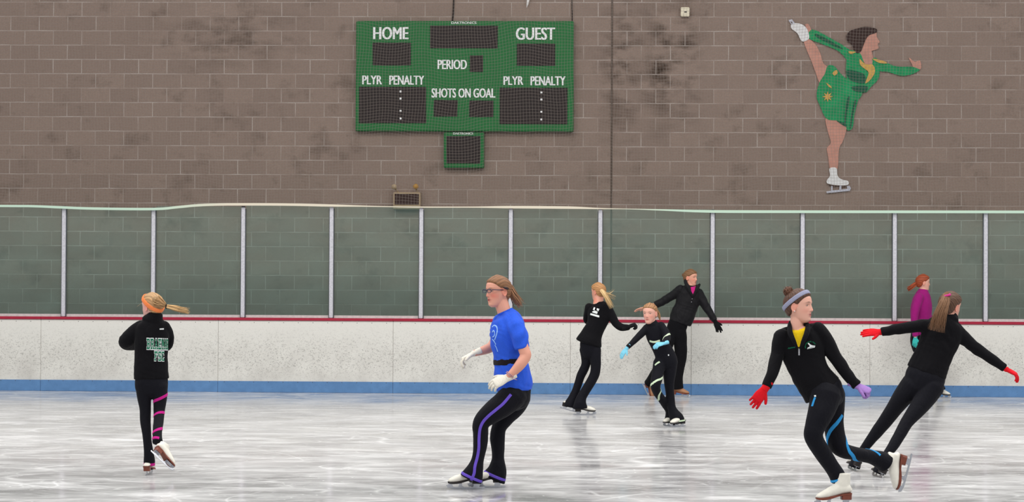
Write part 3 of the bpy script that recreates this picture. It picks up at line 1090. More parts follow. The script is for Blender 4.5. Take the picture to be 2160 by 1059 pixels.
class Person:
    def __init__(self, label, contact, skin=(222, 170, 150), voxel=0.004, group=None):
        self.g = on_ground(*contact)
        self.d = depth_of(self.g)
        self.s = FPX / self.d
        self.base = Vector((self.g.x, self.g.y, 0))
        self.skin = np.array(srgb(*skin)[:3])
        self.vox = voxel
        self.label = label
        self.bparts = []
        self.heads = []
        self.root = None
        self.bv = {}
        self.queue = []

    def p(self, x, y, dd=0.0):
        return CAM + ray(x, y) * (self.d + dd)

    def loft(self, rings, scale=1.0, sub=4, caps=(1, 1), n=20, grow=0.0):
        """rings: (px, py, half width px, depth shift m, depth/width ratio)."""
        A = []
        for r in rings:
            dd = r[3] if len(r) > 3 else 0.0
            q = r[4] if len(r) > 4 else 1.0
            c = self.p(r[0], r[1], dd)
            a = r[2] * (self.d + dd) / FPX
            A.append([c.x, c.y, c.z, a * scale + grow, a * q * scale + grow])
        A = catmull(A, sub)
        return loft_world(A[:, :3], A[:, 3], A[:, 4], caps=caps, n=n)

    def axis(self, rings, sub=8):
        A = []
        for r in rings:
            c = self.p(r[0], r[1], r[3] if len(r) > 3 else 0.0)
            A.append([c.x, c.y, c.z])
        return catmull(A, sub)

    # head frame: px centre, depth shift, facing (right, away, up) as seen from the camera, size factor, up hint
    def head(self, x, y, dd, face, k=0.95, up=(0, 0, 1), ear=True, lips=(176, 84, 84), brow=(110, 80, 60), blush=0.35, iris=(70, 80, 90)):
        c = np.array(self.p(x, y, dd))
        rx = np.array(RIGHT)
        fw = np.array([FWD.x, FWD.y, 0.0])
        fw /= np.linalg.norm(fw)
        f = rx * face[0] + fw * face[1] + np.array([0, 0, face[2] if len(face) > 2 else 0.0])
        f /= np.linalg.norm(f)
        u = rx * up[0] + fw * up[1] + np.array([0, 0, up[2]])
        r = np.cross(f, u)
        r /= np.linalg.norm(r)
        u = np.cross(r, f)
        self.HM = np.stack([r, f, u])          # rows: local axes in world
        self.hc, self.hk = c, k
        V, F = head_local(True)
        self.bparts.append((self.h2w(V), F))
        if ear:
            for sd in (-1, 1):
                e, ef = ball((sd * .073, -.008, -.006), .006, .018, .030)
                self.bparts.append((self.h2w(np.array(e)), ef))
                pts = [(sd * (.0785), -.008 + .0165 * math.sin(t), -.006 + .027 * math.cos(t) - .002) for t in np.linspace(-.5, 3.6, 14)]
                pts = [(px_, -.008 - (py_ + .008), pz_) for (px_, py_, pz_) in pts]
                m = MB().tube(pts, .0045, 6)
                self.bparts.append((self.h2w(np.array(m.V)), m.F))
        self.face_cols = (np.array(srgb(*lips)[:3]), np.array(srgb(*brow)[:3]), blush, np.array(srgb(*iris)[:3]))

    def h2w(self, V):
        return (np.asarray(V, float) * self.hk) @ self.HM + self.hc

    def w2h(self, V):
        return ((np.asarray(V, float) - self.hc) @ self.HM.T) / self.hk

    def add(self, *parts):
        self.bparts += parts

    def body_color(self, V):
        L = self.w2h(V)
        C = np.tile(self.skin, (len(V), 1))
        rad = np.linalg.norm(L, axis=1)
        hd = (rad < 0.16)
        X, Y, Z = L[:, 0], L[:, 1], L[:, 2]
        g = lambda d, s: np.exp(-(d / s) ** 2)
        lips, brow, blush, iris = self.face_cols
        front = hd & (Y > 0.03)
        m = np.where(front, np.clip(1.5 * g(X, .0180) * (g(Z + .0548, .0034) + g(Z + .0648, .0038)), 0, 1), 0)[:, None]
        cheeks = np.where(front, g(np.abs(X) - .042, .020) * g(Z + .030, .022) * blush, 0)[:, None]
        red = self.skin * np.array([1.0, 0.62, 0.62])
        C = C * (1 - cheeks) + red * cheeks
        nose = np.where(front, g(X, .016) * g(Z + .028, .014) * blush * 0.8, 0)[:, None]
        C = C * (1 - nose) + red * nose
        ears = np.where(hd & (np.abs(X) > .068) & (np.abs(Y + .008) < .03), 0.6, 0)[:, None]
        C = C * (1 - ears) + self.skin * np.array([1.02, .66, .62]) * ears
        C = C * (1 - m) + lips * m
        slit = np.where(front, np.clip(1.5 * g(X, .0185) * g(Z + .0600, .0020), 0, 1), 0)[:, None]
        C = C * (1 - slit) + (lips * 0.25) * slit
        bz = .026 + .006 * (1 - ((np.abs(X) - .030) / .022) ** 2)
        b = np.where(front, np.clip(1.2 * g(Z - bz + .004, .0034) * g(np.abs(X) - .031, .016), 0, 1) * 0.85, 0)[:, None]
        C = C * (1 - b) + brow * b
        nos = np.where(front, np.clip(g(np.abs(X) - .0075, .0036) * g(Z + .0385, .0035), 0, 1) * 0.7, 0)[:, None]
        C = C * (1 - nos) + self.skin * 0.25 * nos
        lid = np.where(front, np.clip(1.1 * g(np.abs(X) - .031, .0135) * g(Z - .0125, .003), 0, 1) * 0.55, 0)[:, None]
        C = C * (1 - lid) + self.skin * 0.35 * lid
        return C

    def finish_body(self):
        V, P = remesh(self.bparts, self.vox, 2)
        self.bv['body'] = bvh_of(V, P)
        self.root = grid_obj('person', V, P, M_SKIN, None, self.base, self.body_color(V))
        tag(self.root, self.label, 'person')
        # eyes
        for sd in (-1, 1):
            E, EF = ball((0, 0, 0), .0135, .0085, .0072, nu=40, nv=40)
            E = np.array(E)
            L = E + np.array([sd * .031, .0692, .0052])
            dx, dz = E[:, 0], E[:, 2]
            rr = np.sqrt((dx + sd * .0006) ** 2 + (dz + .0006) ** 2)
            Cc = np.tile(np.array(srgb(186, 172, 166)[:3]), (len(E), 1))
            Cc[(rr < .0064) & (E[:, 1] > 0)] = self.face_cols[3] * .7
            Cc[(rr < .0024) & (E[:, 1] > 0)] = 0.008
            Cc[(dz > .0016)] = self.skin * 0.10
            Cc[(dz > .0030)] = self.skin * 0.72
            Cc[(dz < -.0034)] = self.skin * 0.62
            Cc[np.abs(dx) > .0112] = self.skin * 0.6
            grid_obj('eye', self.h2w(L), EF, M_EYE, self.root, colors=Cc)

    def cloth(self, name, parts, mat, voxel=None, fold=0.002, smooth=6, parent=None, label=None, seed=0.0, scale=1.0):
        V, P = remesh(parts, voxel or self.vox * 1.4, smooth)
        if fold:
            V = folds(V, P, fold, scale, seed)
        self.bv[name] = bvh_of(V, P)
        o = grid_obj(name, V, P, mat, parent or self.root)
        if label:
            o['label'] = label
        return o

    # --- surface queries
    def hit(self, origin, direction, keys=None, far=60.0):
        best = None
        for k, b in self.bv.items():
            if keys is not None and k not in keys:
                continue
            loc, nor, idx, dist = b.ray_cast(Vector(origin), Vector(direction).normalized(), far)
            if loc is not None and (best is None or dist < best[2]):
                best = (loc, nor, dist)
        return best

    def cast(self, x, y, keys=None):
        h = self.hit(CAM, ray(x, y), keys)
        if h is None:
            return None
        n = h[1]
        if n.dot(ray(x, y)) > 0:
            n = -n
        return h[0], n

    def stripe(self, name, pix, wpx, mat, keys=None, parent=None, n=24, label=None):
        pts, nr = [], []
        A = catmull(np.array(pix, float), max(3, n // max(1, len(pix) - 1)))
        for (x, y) in A:
            h = self.cast(x, y, keys)
            if h:
                pts.append(h[0])
                nr.append(h[1])
        if len(pts) < 3:
            print('stripe missed', name, pix)
            return None
        for _ in range(2):
            nr = [(nr[max(i - 1, 0)] + nr[i] * 2 + nr[min(i + 1, len(nr) - 1)]).normalized() for i in range(len(nr))]
        o = ribbon(name, pts, nr, wpx / self.s, mat, parent or self.root)
        if label:
            o['label'] = label
        return o

    def wrap(self, name, rings, pix, wpx, mat, keys, parent=None, extra=(80, 80), label=None, n=40):
        """Stripe seen through the given pixels, carried on as a helix round the limb."""
        ax = self.axis(rings, 10)
        rad = catmull(np.array([[r[2] / self.s, 0] for r in rings]), 10)[:, 0]
        T = np.gradient(ax, axis=0)
        T /= np.linalg.norm(T, axis=1, keepdims=True)
        st, sp = [], []
        for (x, y) in catmull(np.array(pix, float), 4):
            h = self.cast(x, y, keys)
            if h is None:
                continue
            q = np.array(h[0])
            i = int(np.argmin(np.linalg.norm(ax - q, axis=1)))
            v = ax[i] - np.array(CAM)
            v /= np.linalg.norm(v)
            u = np.cross(v, T[i])
            u /= np.linalg.norm(u)
            w = np.cross(T[i], u)
            rel = q - ax[i]
            t = i + np.dot(rel, T[i]) / max(np.linalg.norm(ax[min(i + 1, len(ax) - 1)] - ax[max(i - 1, 0)]) / 2, 1e-6)
            sp.append(math.atan2(np.dot(rel, w), np.dot(rel, u)))
            st.append(t)
        if len(st) < 3:
            print('wrap missed', name, pix)
            return None
        sp = np.unwrap(sp)
        k = np.polyfit(sp, st, 1 if abs(sp[-1] - sp[0]) < 1.2 else 2)
        lo, hi = min(sp), max(sp)
        lin = np.polyfit(sp, st, 1)
        pts, nr = [], []
        for ph in np.linspace(lo - math.radians(extra[0]), hi + math.radians(extra[1]), n):
            if ph < lo:
                t = np.polyval(k, lo) + lin[0] * (ph - lo)
            elif ph > hi:
                t = np.polyval(k, hi) + lin[0] * (ph - hi)
            else:
                t = np.polyval(k, ph)
            if t < 0 or t > len(ax) - 1.01:
                continue
            i = int(t)
            c = ax[i] + (ax[i + 1] - ax[i]) * (t - i)
            v = c - np.array(CAM)
            v /= np.linalg.norm(v)
            u = np.cross(v, T[i])
            u /= np.linalg.norm(u)
            w = np.cross(T[i], u)
            d = u * math.cos(ph) + w * math.sin(ph)
            R0 = rad[i] * 1.4 + .006
            h = self.hit(c + d * R0, -d, keys, R0)
            if h is None or (h[0] - Vector(c)).length < rad[i] * .55:
                continue
            pts.append(h[0])
            nr.append(Vector(d))
        if len(pts) < 4:
            print('wrap missed 2', name)
            return None
        o = ribbon(name, pts, nr, wpx / self.s, mat, parent or self.root)
        if label:
            o['label'] = label
        return o

    def band(self, name, c, u, w, width, mat, keys, parent=None, off=0.002, thick=0.004, R=0.35, n=48, label=None, a0=0.0, a1=2 * math.pi):
        """Closed band round a point: plane spanned by u, w."""
        c, u, w = np.array(c), np.array(u) / np.linalg.norm(u), np.array(w) / np.linalg.norm(w)
        pts, nr = [], []
        for a in np.linspace(a0, a1, n + 1):
            d = u * math.cos(a) + w * math.sin(a)
            h = self.hit(c + d * R, -d, keys, R)
            if h is None:
                continue
            pts.append(h[0])
            nr.append(Vector(d))
        full = a1 - a0 > 6.2
        for _ in range(3):
            m_ = len(pts) - 1
            pts = [(pts[(i - 1) % m_ if full else max(i - 1, 0)] + pts[i] * 2 + pts[(i + 1) % m_ if full else min(i + 1, m_)]) / 4 for i in range(m_ + 1)]
        o = ribbon(name, pts, nr, width, mat, parent or self.root, off, thick)
        if label:
            o['label'] = label
        return o

    def decal(self, name, V2, F2, to_px, mat, keys, parent, lift=0.0025):
        """Flat print pressed onto the cloth: V2 -> pixel -> surface."""
        V, ok = [], True
        last = None
        for v in V2:
            h = self.cast(*to_px(v), keys)
            if h is None:
                h = last
            if h is None:
                h = (self.p(*to_px(v)), -Vector(ray(*to_px(v))).normalized())
            last = h
            V.append(h[0] + h[1] * lift)
        return mesh_obj(name, V, F2, mat, parent)

    def patch(self, name, poly, mat, keys, parent, lift=0.003, label=None, cuts=2):
        bm = bmesh.new()
        vs = [bm.verts.new((x, y, 0)) for x, y in poly]
        bm.faces.new(vs)
        bmesh.ops.triangulate(bm, faces=bm.faces[:])
        for _ in range(cuts):
            bmesh.ops.subdivide_edges(bm, edges=bm.edges[:], cuts=1, use_grid_fill=True)
        bmesh.ops.triangulate(bm, faces=bm.faces[:])
        bm.verts.index_update()
        V2 = [(v.co.x, v.co.y) for v in bm.verts]
        F2 = [[v.index for v in f.verts] for f in bm.faces]
        bm.free()
        o = self.decal(name, V2, F2, lambda v: v, mat, keys, parent, lift)
        m = o.modifiers.new('t', 'SOLIDIFY')
        m.thickness = 0.003
        m.offset = 0
        if label:
            o['label'] = label
        return o

    # --- hair
    def hair_cap(self, rgb, thick=0.010, line=None, strand=26, knot=(0, -.11, .03), var=0.35, parent=None):
        V, F = head_local(False, nz=110, na=160)
        base = V.copy()
        hy, hz = line or (HL_Y, HL_Z)
        h = np.interp(V[:, 1], hy, hz)
        s = np.clip((V[:, 2] - h) / 0.016, -1, 1)
        t = np.where(s > 0, thick * (1 - (1 - np.clip(s, 0, 1)) ** 2), s * 0.008)
        k = np.array(knot)
        d = V - k
        ax = k / np.linalg.norm(k)
        e1 = np.cross(ax, [1, 0, 0.0]); e1 /= np.linalg.norm(e1)
        e2 = np.cross(ax, e1)
        ang = np.arctan2(d @ e2, d @ e1)
        dist = np.linalg.norm(d, axis=1)
        wob = ang + 0.25 * np.sin(dist * 60) * 0.3
        st = 0.5 * np.sin(strand * wob + 1.3) + 0.3 * np.sin(strand * 2.3 * wob + 0.5 * dist * 40) + 0.3 * np.sin(strand * 0.61 * wob + 2.0)
        t = t + np.where(s > 0.3, st * 0.0016, 0)
        c = np.array([0, -.005, 0])
        dr = V - c
        V = V + dr / np.linalg.norm(dr, axis=1, keepdims=True) * t[:, None]
        keep = s > -0.95
        F2 = [f for f in F if len(f) == 4 and any(keep[i] for i in f)]
        F2.append(F[-1])
        used = sorted({i for f in F2 for i in f})
        mp = {o: i for i, o in enumerate(used)}
        base_c = np.array(srgb(*rgb)[:3])
        f = 1 + var * st
        Cc = base_c[None, :] * f[:, None]
        W = self.h2w(V[used])
        P = [[mp[i] for i in q] for q in F2]
        self.bv['hair'] = bvh_of(W, P)
        self.hair = grid_obj('hair', W, P, M_HAIR, parent or self.root, colors=Cc[used])
        return self.hair

    def strands(self, name, ctrl, rgb, count=46, r0=0.02, r1=0.035, sr=0.0028, seed=1, var=0.35, parent=None, core=0.7, flat=1.0, bulge=0.0):
        """Ponytail: many tapered locks following ctrl (world points); spread radius r0 at the tie to r1 at the tips."""
        rnd = random.Random(seed)
        A = catmull(np.array([list(c) for c in ctrl]), 6)
        T = np.gradient(A, axis=0)
        T /= np.linalg.norm(T, axis=1, keepdims=True)
        v = A[0] - np.array(CAM)
        v /= np.linalg.norm(v)
        V, F, Cc = [], [], []
        base = np.array(srgb(*rgb)[:3])
        m = len(A)
        for q in range(count):
            ang = rnd.uniform(0, 2 * math.pi)
            rad = math.sqrt(rnd.uniform(0.02, 1))
            end = 1.0 - 0.28 * rnd.random() ** 1.5
            col = base * (1 + rnd.uniform(-var, var))
            ph, am = rnd.uniform(0, 6), rnd.uniform(0.0, 0.25)
            nst = max(6, int(m * end))
            r = sr * rnd.uniform(0.8, 1.5)
            mb = MB()
            pts, tp = [], []
            for i in range(nst):
                s = i / (m - 1)
                u = np.cross(v, T[i]); u /= max(np.linalg.norm(u), 1e-6)
                w = np.cross(T[i], u)
                env = r0 + (r1 - r0) * s + bulge * math.sin(math.pi * s)
                o = (u * math.cos(ang + am * math.sin(5 * s + ph)) + w * math.sin(ang) * flat) * rad * env
                wv = .10 * env * s * (math.sin(9 * s + ph) + .6 * math.sin(17 * s + 2 * ph))
                pts.append(A[i] + o + u * wv + w * wv * .5)
                tp.append(max(0.25, min(1.0, 1.25 * (1 - (i / (nst - 1)) ** 2.5))))
            mb.tube(pts, r, 5, tp)
            k = len(V)
            V += mb.V
            F += [[i + k for i in f] for f in mb.F]
            Cc += [col] * len(mb.V)
        if core:
            k = len(V)
            S = np.linspace(0, 1, m)
            rr = (r0 + (r1 - r0) * S + bulge * np.sin(math.pi * S)) * core * np.clip(1.4 * (1 - S ** 4), 0.1, 1)
            e = int(m * 0.86)
            v2, f2 = loft_world(A[:e], rr[:e], rr[:e] * flat, n=14)
            V += [tuple(p) for p in v2]
            F += [[i + k for i in f] for f in f2]
            Cc += [base * 0.72] * len(v2)
        o = grid_obj(name, V, F, M_HAIR, parent or self.hair, colors=np.array(Cc))
        return o

    def bun(self, name, c, r, rgb, parent=None, seed=2):
        rnd = random.Random(seed)
        V, F, Cc = [], [], []
        base = np.array(srgb(*rgb)[:3])
        v2, f2 = ball(c, r * .85, r * .85, r * .85)
        V += [tuple(p) for p in v2]; F += f2; Cc += [base * .7] * len(v2)
        for q in range(26):
            ax = np.array([rnd.gauss(0, 1) for _ in range(3)]); ax /= np.linalg.norm(ax)
            e1 = np.cross(ax, [0.3, 0.5, 0.8]); e1 /= np.linalg.norm(e1)
            e2 = np.cross(ax, e1)
            a0, L = rnd.uniform(0, 6.28), rnd.uniform(2.0, 4.5)
            pts = []
            for i in range(16):
                a = a0 + L * i / 15
                pts.append(np.array(c) + (e1 * math.cos(a) + e2 * math.sin(a)) * r * (0.82 + .15 * rnd.random()) + ax * r * .35 * math.sin(2 * a))
            mb = MB().tube(pts, r * 0.13, 5, [max(.3, math.sin(math.pi * (i + .7) / 16.4)) for i in range(16)])
            k = len(V)
            V += mb.V; F += [[i + k for i in f] for f in mb.F]
            Cc += [base * rnd.uniform(.7, 1.35)] * len(mb.V)
        return grid_obj(name, V, F, M_HAIR, parent or self.hair, colors=np.array(Cc))

    def fly_away(self, name, starts, rgb, r=0.0012, parent=None):
        m = MB()
        for pts in starts:
            m.tube([Vector(p) for p in catmull(np.array([list(a) for a in pts]), 4)], r, 4)
        o = grid_obj(name, m.V, m.F, M_HAIR, parent or self.hair, colors=np.tile(np.array(srgb(*rgb)[:3]), (len(m.V), 1)))
        return o

    # --- hands
    def hand(self, wrist, d, palm, side, k=1.0, curl=0.5, spread=0.12, thumb=0.5, glove=0.0, curls=None, cuff=0.0):
        """Closed solids of a hand. d: towards the fingers, palm: out of the palm, side: +1/-1 thumb side = cross(d, palm)*side."""
        d = np.array(d, float); d /= np.linalg.norm(d)
        n = np.array(palm, float); n -= d * np.dot(n, d); n /= np.linalg.norm(n)
        a = np.cross(d, n) * side
        w0 = np.array(wrist)
        g = glove
        parts = []
        L = .085 * k
        C = [w0 - d * .01 * k, w0 + d * .02 * k, w0 + d * .05 * k, w0 + d * .078 * k, w0 + d * .092 * k]
        parts.append(loft_world(C, np.array([.024, .030, .038, .040, .034]) * k + g, np.array([.018, .0165, .0155, .0135, .011]) * k + g, U=a, n=16))
        if cuff:
            parts.append(loft_world([w0 - d * cuff, w0 + d * .012 * k], [.027 * k + g, .027 * k + g], [.022 * k + g, .021 * k + g], U=a, n=16, caps=(.2, .2)))
        fl = [.070, .078, .073, .057]
        fr = [.0088, .0090, .0086, .0076]
        for i in range(4):
            off = (.0285 - .019 * i)
            b = w0 + d * (.084 - .004 * abs(i - 1.3)) * k + a * off * k
            sp = spread * (1.2 - .85 * i)
            cu = (curls[i] if curls else curl * (1 + .08 * i))
            f = d * math.cos(sp) + a * math.sin(sp)
            pts = [b - f * .015 * k, b]
            ang = 0.0
            p = b
            for j, seg in enumerate((.46, .31, .23)):
                ang += cu * (0.9, 1.0, 0.8)[j]
                dirv = f * math.cos(ang) + n * math.sin(ang)
                steps = 2
                for q in range(steps):
                    p = p + dirv * fl[i] * k * seg / steps
                    pts.append(p)
            rr = np.linspace(fr[i] * 1.05, fr[i] * 0.82, len(pts)) * k + g
            parts.append(loft_world(pts, rr, rr, U=a, n=12))
        tb = w0 + d * .028 * k + a * .026 * k + n * .004 * k
        t1 = d * math.cos(.85 - .3 * thumb) + a * math.sin(.85 - .3 * thumb) + n * 0.35 * thumb
        t1 /= np.linalg.norm(t1)
        t2 = t1 + d * .35 + n * 0.5 * thumb; t2 /= np.linalg.norm(t2)
        pts = [tb - t1 * .012 * k, tb, tb + t1 * .020 * k, tb + t1 * .036 * k, tb + t1 * .036 * k + t2 * .014 * k, tb + t1 * .036 * k + t2 * .027 * k]
        rr = np.array([.012, .0122, .0112, .0102, .0096, .0082]) * k + g
        parts.append(loft_world(pts, rr, rr, U=n, n=12))
        return parts

    def glove(self, mat, hand_parts, label=None):
        V, P = remesh(hand_parts, max(0.0024, self.vox * .62), 1)
        o = grid_obj('glove', V, P, mat, self.root)
        if label:
            o['label'] = label
        return o

    # --- skates
    def skate(self, pos, fwd, up, k=1.0, boot=M_LEATHER, label=None, sole=M_SOLE, top=0.17, laces=True):
        """pos: blade contact under the arch (world); fwd/up (world)."""
        f = np.array(fwd, float); f /= np.linalg.norm(f)
        u = np.array(up, float); u -= f * np.dot(u, f); u /= np.linalg.norm(u)
        r = np.cross(f, u)
        M = np.stack([f, r, u]) * k
        T = lambda V: np.asarray(V, float) @ M + np.array(pos)
        X = np.array([-.098, -.085, -.05, -.01, .03, .07, .10, .122, .132])
        zb = np.array([.088, .087, .085, .076, .064, .056, .054, .055, .060]) - .010
        zt = np.array([.125, .150, .160, .155, .136, .114, .098, .086, .075]) - .010
        low = top < .145
        if low:                                   # trouser leg covers the shaft
            zt = np.minimum(zt, zb + np.array([.012, .026, .045, .052, .056, .056, .05, .04, .03]))
        hw = np.array([.022, .030, .031, .032, .036, .040, .038, .028, .014])
        V1 = loft_world([(x, 0, (a + b) / 2) for x, a, b in zip(X, zb, zt)], hw, (zt - zb) / 2, U=(0, 1, 0), n=20, caps=(.6, .6))
        zz = np.linspace(.10, max(top, .13), 5)
        V2 = loft_world([(float(np.interp(z, [.10, .14, .18, .22], [-.045, -.046, -.050, -.052])), 0, z) for z in zz],
                        np.interp(zz, [.1, .14, .18, .22], [.029, .030, .030, .033]), np.interp(zz, [.1, .14, .18, .22], [.050, .053, .050, .049]), U=(0, 1, 0), n=20, caps=(.3, .12))
        V, P = remesh([V1] if low else [V1, V2], .0045, 3)
        b = grid_obj('ice_skate', T(V), P, boot, self.root)
        if label:
            b['label'] = label
        # sole follows the foot, with a stacked heel
        out = [(-.106, .020), (-.10, .030), (-.05, .031), (-.01, .028), (.03, .034), (.07, .040), (.10, .038), (.124, .028), (.136, .012)]
        prof = lambda x: float(np.interp(x, X, zb))
        V, F = [], []
        pl = [(x, y) for x, y in out] + [(x, -y) for x, y in reversed(out)]
        n = len(pl)
        V = [(x, y, prof(x) + .004) for x, y in pl] + [(x, y, prof(x) - .006) for x, y in pl]
        F = [list(range(n)), list(range(2 * n - 1, n - 1, -1))] + [[i, n + i, n + (i + 1) % n, (i + 1) % n] for i in range(n)]
        s = mesh_obj('sole', T(V), F, sole, b)
        s['label'] = ('black' if sole is M_SOLEB else 'brown') + ' sole'
        h = MB()
        hp = [(-.104, -.020), (-.104, .020), (-.09, .029), (-.04, .028), (-.036, .02), (-.036, -.02), (-.04, -.028), (-.09, -.029)]
        n = len(hp)
        V = [(x, y, .073) for x, y in hp] + [(x * .97 - .002, y * .95, .038) for x, y in hp]
        F = [list(range(n)), list(range(2 * n - 1, n - 1, -1))] + [[i, n + i, n + (i + 1) % n, (i + 1) % n] for i in range(n)]
        h.add(V, F)
        hh = mesh_obj('heel', T(h.V), h.F, sole, b)
        hh['label'] = ('black' if sole is M_SOLEB else 'brown') + ' stacked heel'
        bl = MB()
        prof2 = [(-.128, .010), (-.125, .002), (-.06, 0.0), (.05, 0.0), (.105, .002), (.128, .009), (.140, .018), (.143, .028), (.134, .034), (.128, .040), (.106, .040), (.098, .016), (.064, .014), (.052, .040), (.036, .040),
                 (.034, .024), (.02, .013), (-.045, .013), (-.05, .038), (-.095, .038), (-.088, .014), (-.125, .014)]
        n = len(prof2)
        bl.add([(x, -.002, z) for x, z in prof2] + [(x, .002, z) for x, z in prof2],
               [list(range(n)), list(range(2 * n - 1, n - 1, -1))] + [[i, (i + 1) % n, n + (i + 1) % n, n + i] for i in range(n)])
        bl.box(.035, .130, -.022, .022, .038, .041)
        bl.box(-.100, -.040, -.020, .020, .035, .038)
        for j in range(4):
            bl.tube([(.128 + .004 * j, 0, .013 + .006 * j), (.136 + .004 * j, 0, .008 + .006 * j)], .0025, 5)
        o = mesh_obj('blade', T(bl.V), bl.F, M_STEEL, b)
        o['label'] = 'steel skate blade'
        if laces and not low:
            lm = MB()
            for j in range(5):
                x = .052 - .021 * j
                z = float(np.interp(x, X, zt)) + (0.001 if x > 0 else .002)
                lm.tube([(x - .004, -.020, z - .006), (x, -.008, z + .001), (x, .008, z + .001), (x - .004, .020, z - .006)], .0022, 5)
            for j in range(3 if top > .2 else 0):
                z = .165 + .016 * j
                lm.tube([(-.022 - .002 * j, -.022, z), (-.011 - .004 * j, -.008, z), (-.011 - .004 * j, .008, z), (-.022 - .002 * j, .022, z)], .0022, 5)
            mesh_obj('laces', T(lm.V), lm.F, M_LACE, b)
        return b


def dirw(x, y, z):
    """Direction given as (right, away, up) seen from the camera."""
    fw = Vector((FWD.x, FWD.y, 0)).normalized()
    return np.array(RIGHT * x + fw * y + Vector((0, 0, z)))


# slab lettering built from bars, for the club jacket
def slab(ch):
    S = {
        'B': [(0, 0, .3, .16), (0, .84, .3, 1), (.12, 0, .36, 1), (.3, .84, .8, 1), (.3, .43, .8, .58), (.3, 0, .8, .16), (.68, .08, .92, .46), (.68, .54, .92, .92)],
        'R': [(0, 0, .46, .15), (0, .84, .3, 1), (.12, 0, .36, 1), (.3, .84, .8, 1), (.3, .43, .8, .58), (.68, .52, .92, .92), (.62, .1, .86, .45), (.62, 0, 1, .15)],
        'A': [(0, 0, .4, .15), (.6, 0, 1, .15), (.35, .85, .65, 1), ('q', (.10, .1), (.32, .1), (.58, .98), (.40, .98)), ('q', (.68, .1), (.90, .1), (.62, .98), (.44, .98)), (.28, .3, .72, .44)],
        'E': [(0, 0, .9, .16), (0, .84, .9, 1), (.12, 0, .36, 1), (.3, .43, .68, .58), (.72, 0, .9, .3), (.72, .7, .9, 1)],
        'M': [(0, 0, .36, .15), (.64, 0, 1, .15), (0, .85, .28, 1), (.72, .85, 1, 1), (.08, 0, .28, 1), (.72, 0, .92, 1), ('q', (.28, 1), (.1, 1), (.42, .3), (.58, .3)), ('q', (.90, 1), (.72, 1), (.42, .3), (.58, .3))],
        'F': [(0, 0, .46, .16), (0, .84, .9, 1), (.12, 0, .36, 1), (.3, .43, .68, .58), (.72, .68, .9, 1)],
        'S': [(.1, 0, .85, .16), (.1, .84, .85, 1), (.1, .43, .85, .58), (.02, .52, .26, .92), (.70, .08, .94, .48), (0, 0, .14, .32), (.80, .68, .94, 1)],
        'C': [(.12, 0, .85, .16), (.12, .84, .85, 1), (.02, .08, .28, .92), (.76, .02, .94, .34), (.76, .66, .94, .98)],
    }
    return S[ch]


def slab_word(word, gap=0.16, e=0.0):
    """Quads of a word; unit letter cells; e grows every bar (for the outline)."""
    V, F = [], []
    x = 0.0
    for ch in word:
        for b in slab(ch):
            if b[0] == 'q':
                P = [np.array(p) for p in b[1:]]
                c = sum(P) / 4
                P = [p + np.sign(p - c) * e for p in P]
                n1, n2 = 2, 6
            else:
                x0, y0, x1, y1 = b
                P = [np.array(p) for p in ((x0 - e, y0 - e), (x1 + e, y0 - e), (x1 + e, y1 + e), (x0 - e, y1 + e))]
                n1 = max(1, int((x1 - x0) / .15)); n2 = max(1, int((y1 - y0) / .15))
            k = len(V)
            for i in range(n1 + 1):
                for j in range(n2 + 1):
                    s, t = i / n1, j / n2
                    p = (P[0] * (1 - s) + P[1] * s) * (1 - t) + (P[3] * (1 - s) + P[2] * s) * t
                    V.append((x + p[0], p[1]))
            for i in range(n1):
                for j in range(n2):
                    a = k + i * (n2 + 1) + j
                    F.append([a, a + 1, a + n2 + 2, a + n2 + 1])
        x += 1 + gap
    return np.array(V), F, x - gap
# ------------------------------------------------------------------ people: the eight skaters
M_BLACK = fabric('black_fleece', (13, 12, 16), sheen=.03)
M_NAVYBLK = fabric('black_stretch', (14, 14, 22), 18, 0.25, 0.75, .03)
M_COAL = fabric('charcoal_shell', (24, 23, 26), 12, 0.5, 0.6, .03)
M_BLUE_T = fabric('royal_blue_cotton', (46, 92, 216), 10, 0.45)
M_MAG = fabric('magenta_fleece', (150, 26, 112), 12, 0.4)
M_MAGTRIM = fabric('magenta_trim', (190, 30, 130), 30, 0.1)
M_PURP = fabric('purple_trim', (108, 84, 196), 30, 0.1)
M_CYAN = fabric('sky_blue_trim', (52, 150, 214), 30, 0.1)
M_MINT = fabric('pale_green_trim', (204, 222, 190), 30, 0.1)
M_YEL = fabric('yellow_cotton', (238, 200, 26), 20, 0.2)
M_PINK = fabric('pink_cotton', (198, 40, 128), 20, 0.2)
M_REDG = fabric('red_knit', (214, 22, 34), 30, 0.2)
M_WHITEG = fabric('white_knit', (232, 226, 212), 30, 0.2)
M_LILAC = fabric('lilac_knit', (164, 126, 196), 30, 0.2)
M_ICEB = fabric('light_blue_knit', (126, 198, 222), 30, 0.2)
M_TEAL = fabric('teal_knit', (60, 182, 176), 30, 0.2)
M_BLACKG = fabric('black_knit', (16, 15, 18), 30, 0.2)
M_ORANGE = fabric('neon_orange_band', (255, 138, 80), 30, 0.15)
M_GREYBAND = fabric('lavender_grey_band', (152, 154, 178), 30, 0.15)
M_BELT = fabric('black_webbing', (30, 24, 28), 40, 0.2)
M_GREENP = plain('green_print', (22, 110, 78), 0.7, 0.2)
M_WHITEP = plain('white_print', (232, 236, 236), 0.7, 0.2, var=0.03)
M_LBLUE = plain('pale_blue_print', (150, 190, 246), 0.7, 0.2)
M_ZIP = plain('zip_metal', (190, 190, 194), 0.35, 0.5, 0.7)
M_FRAME = plain('navy_spectacle_frame', (26, 34, 66), 0.3, 0.5)


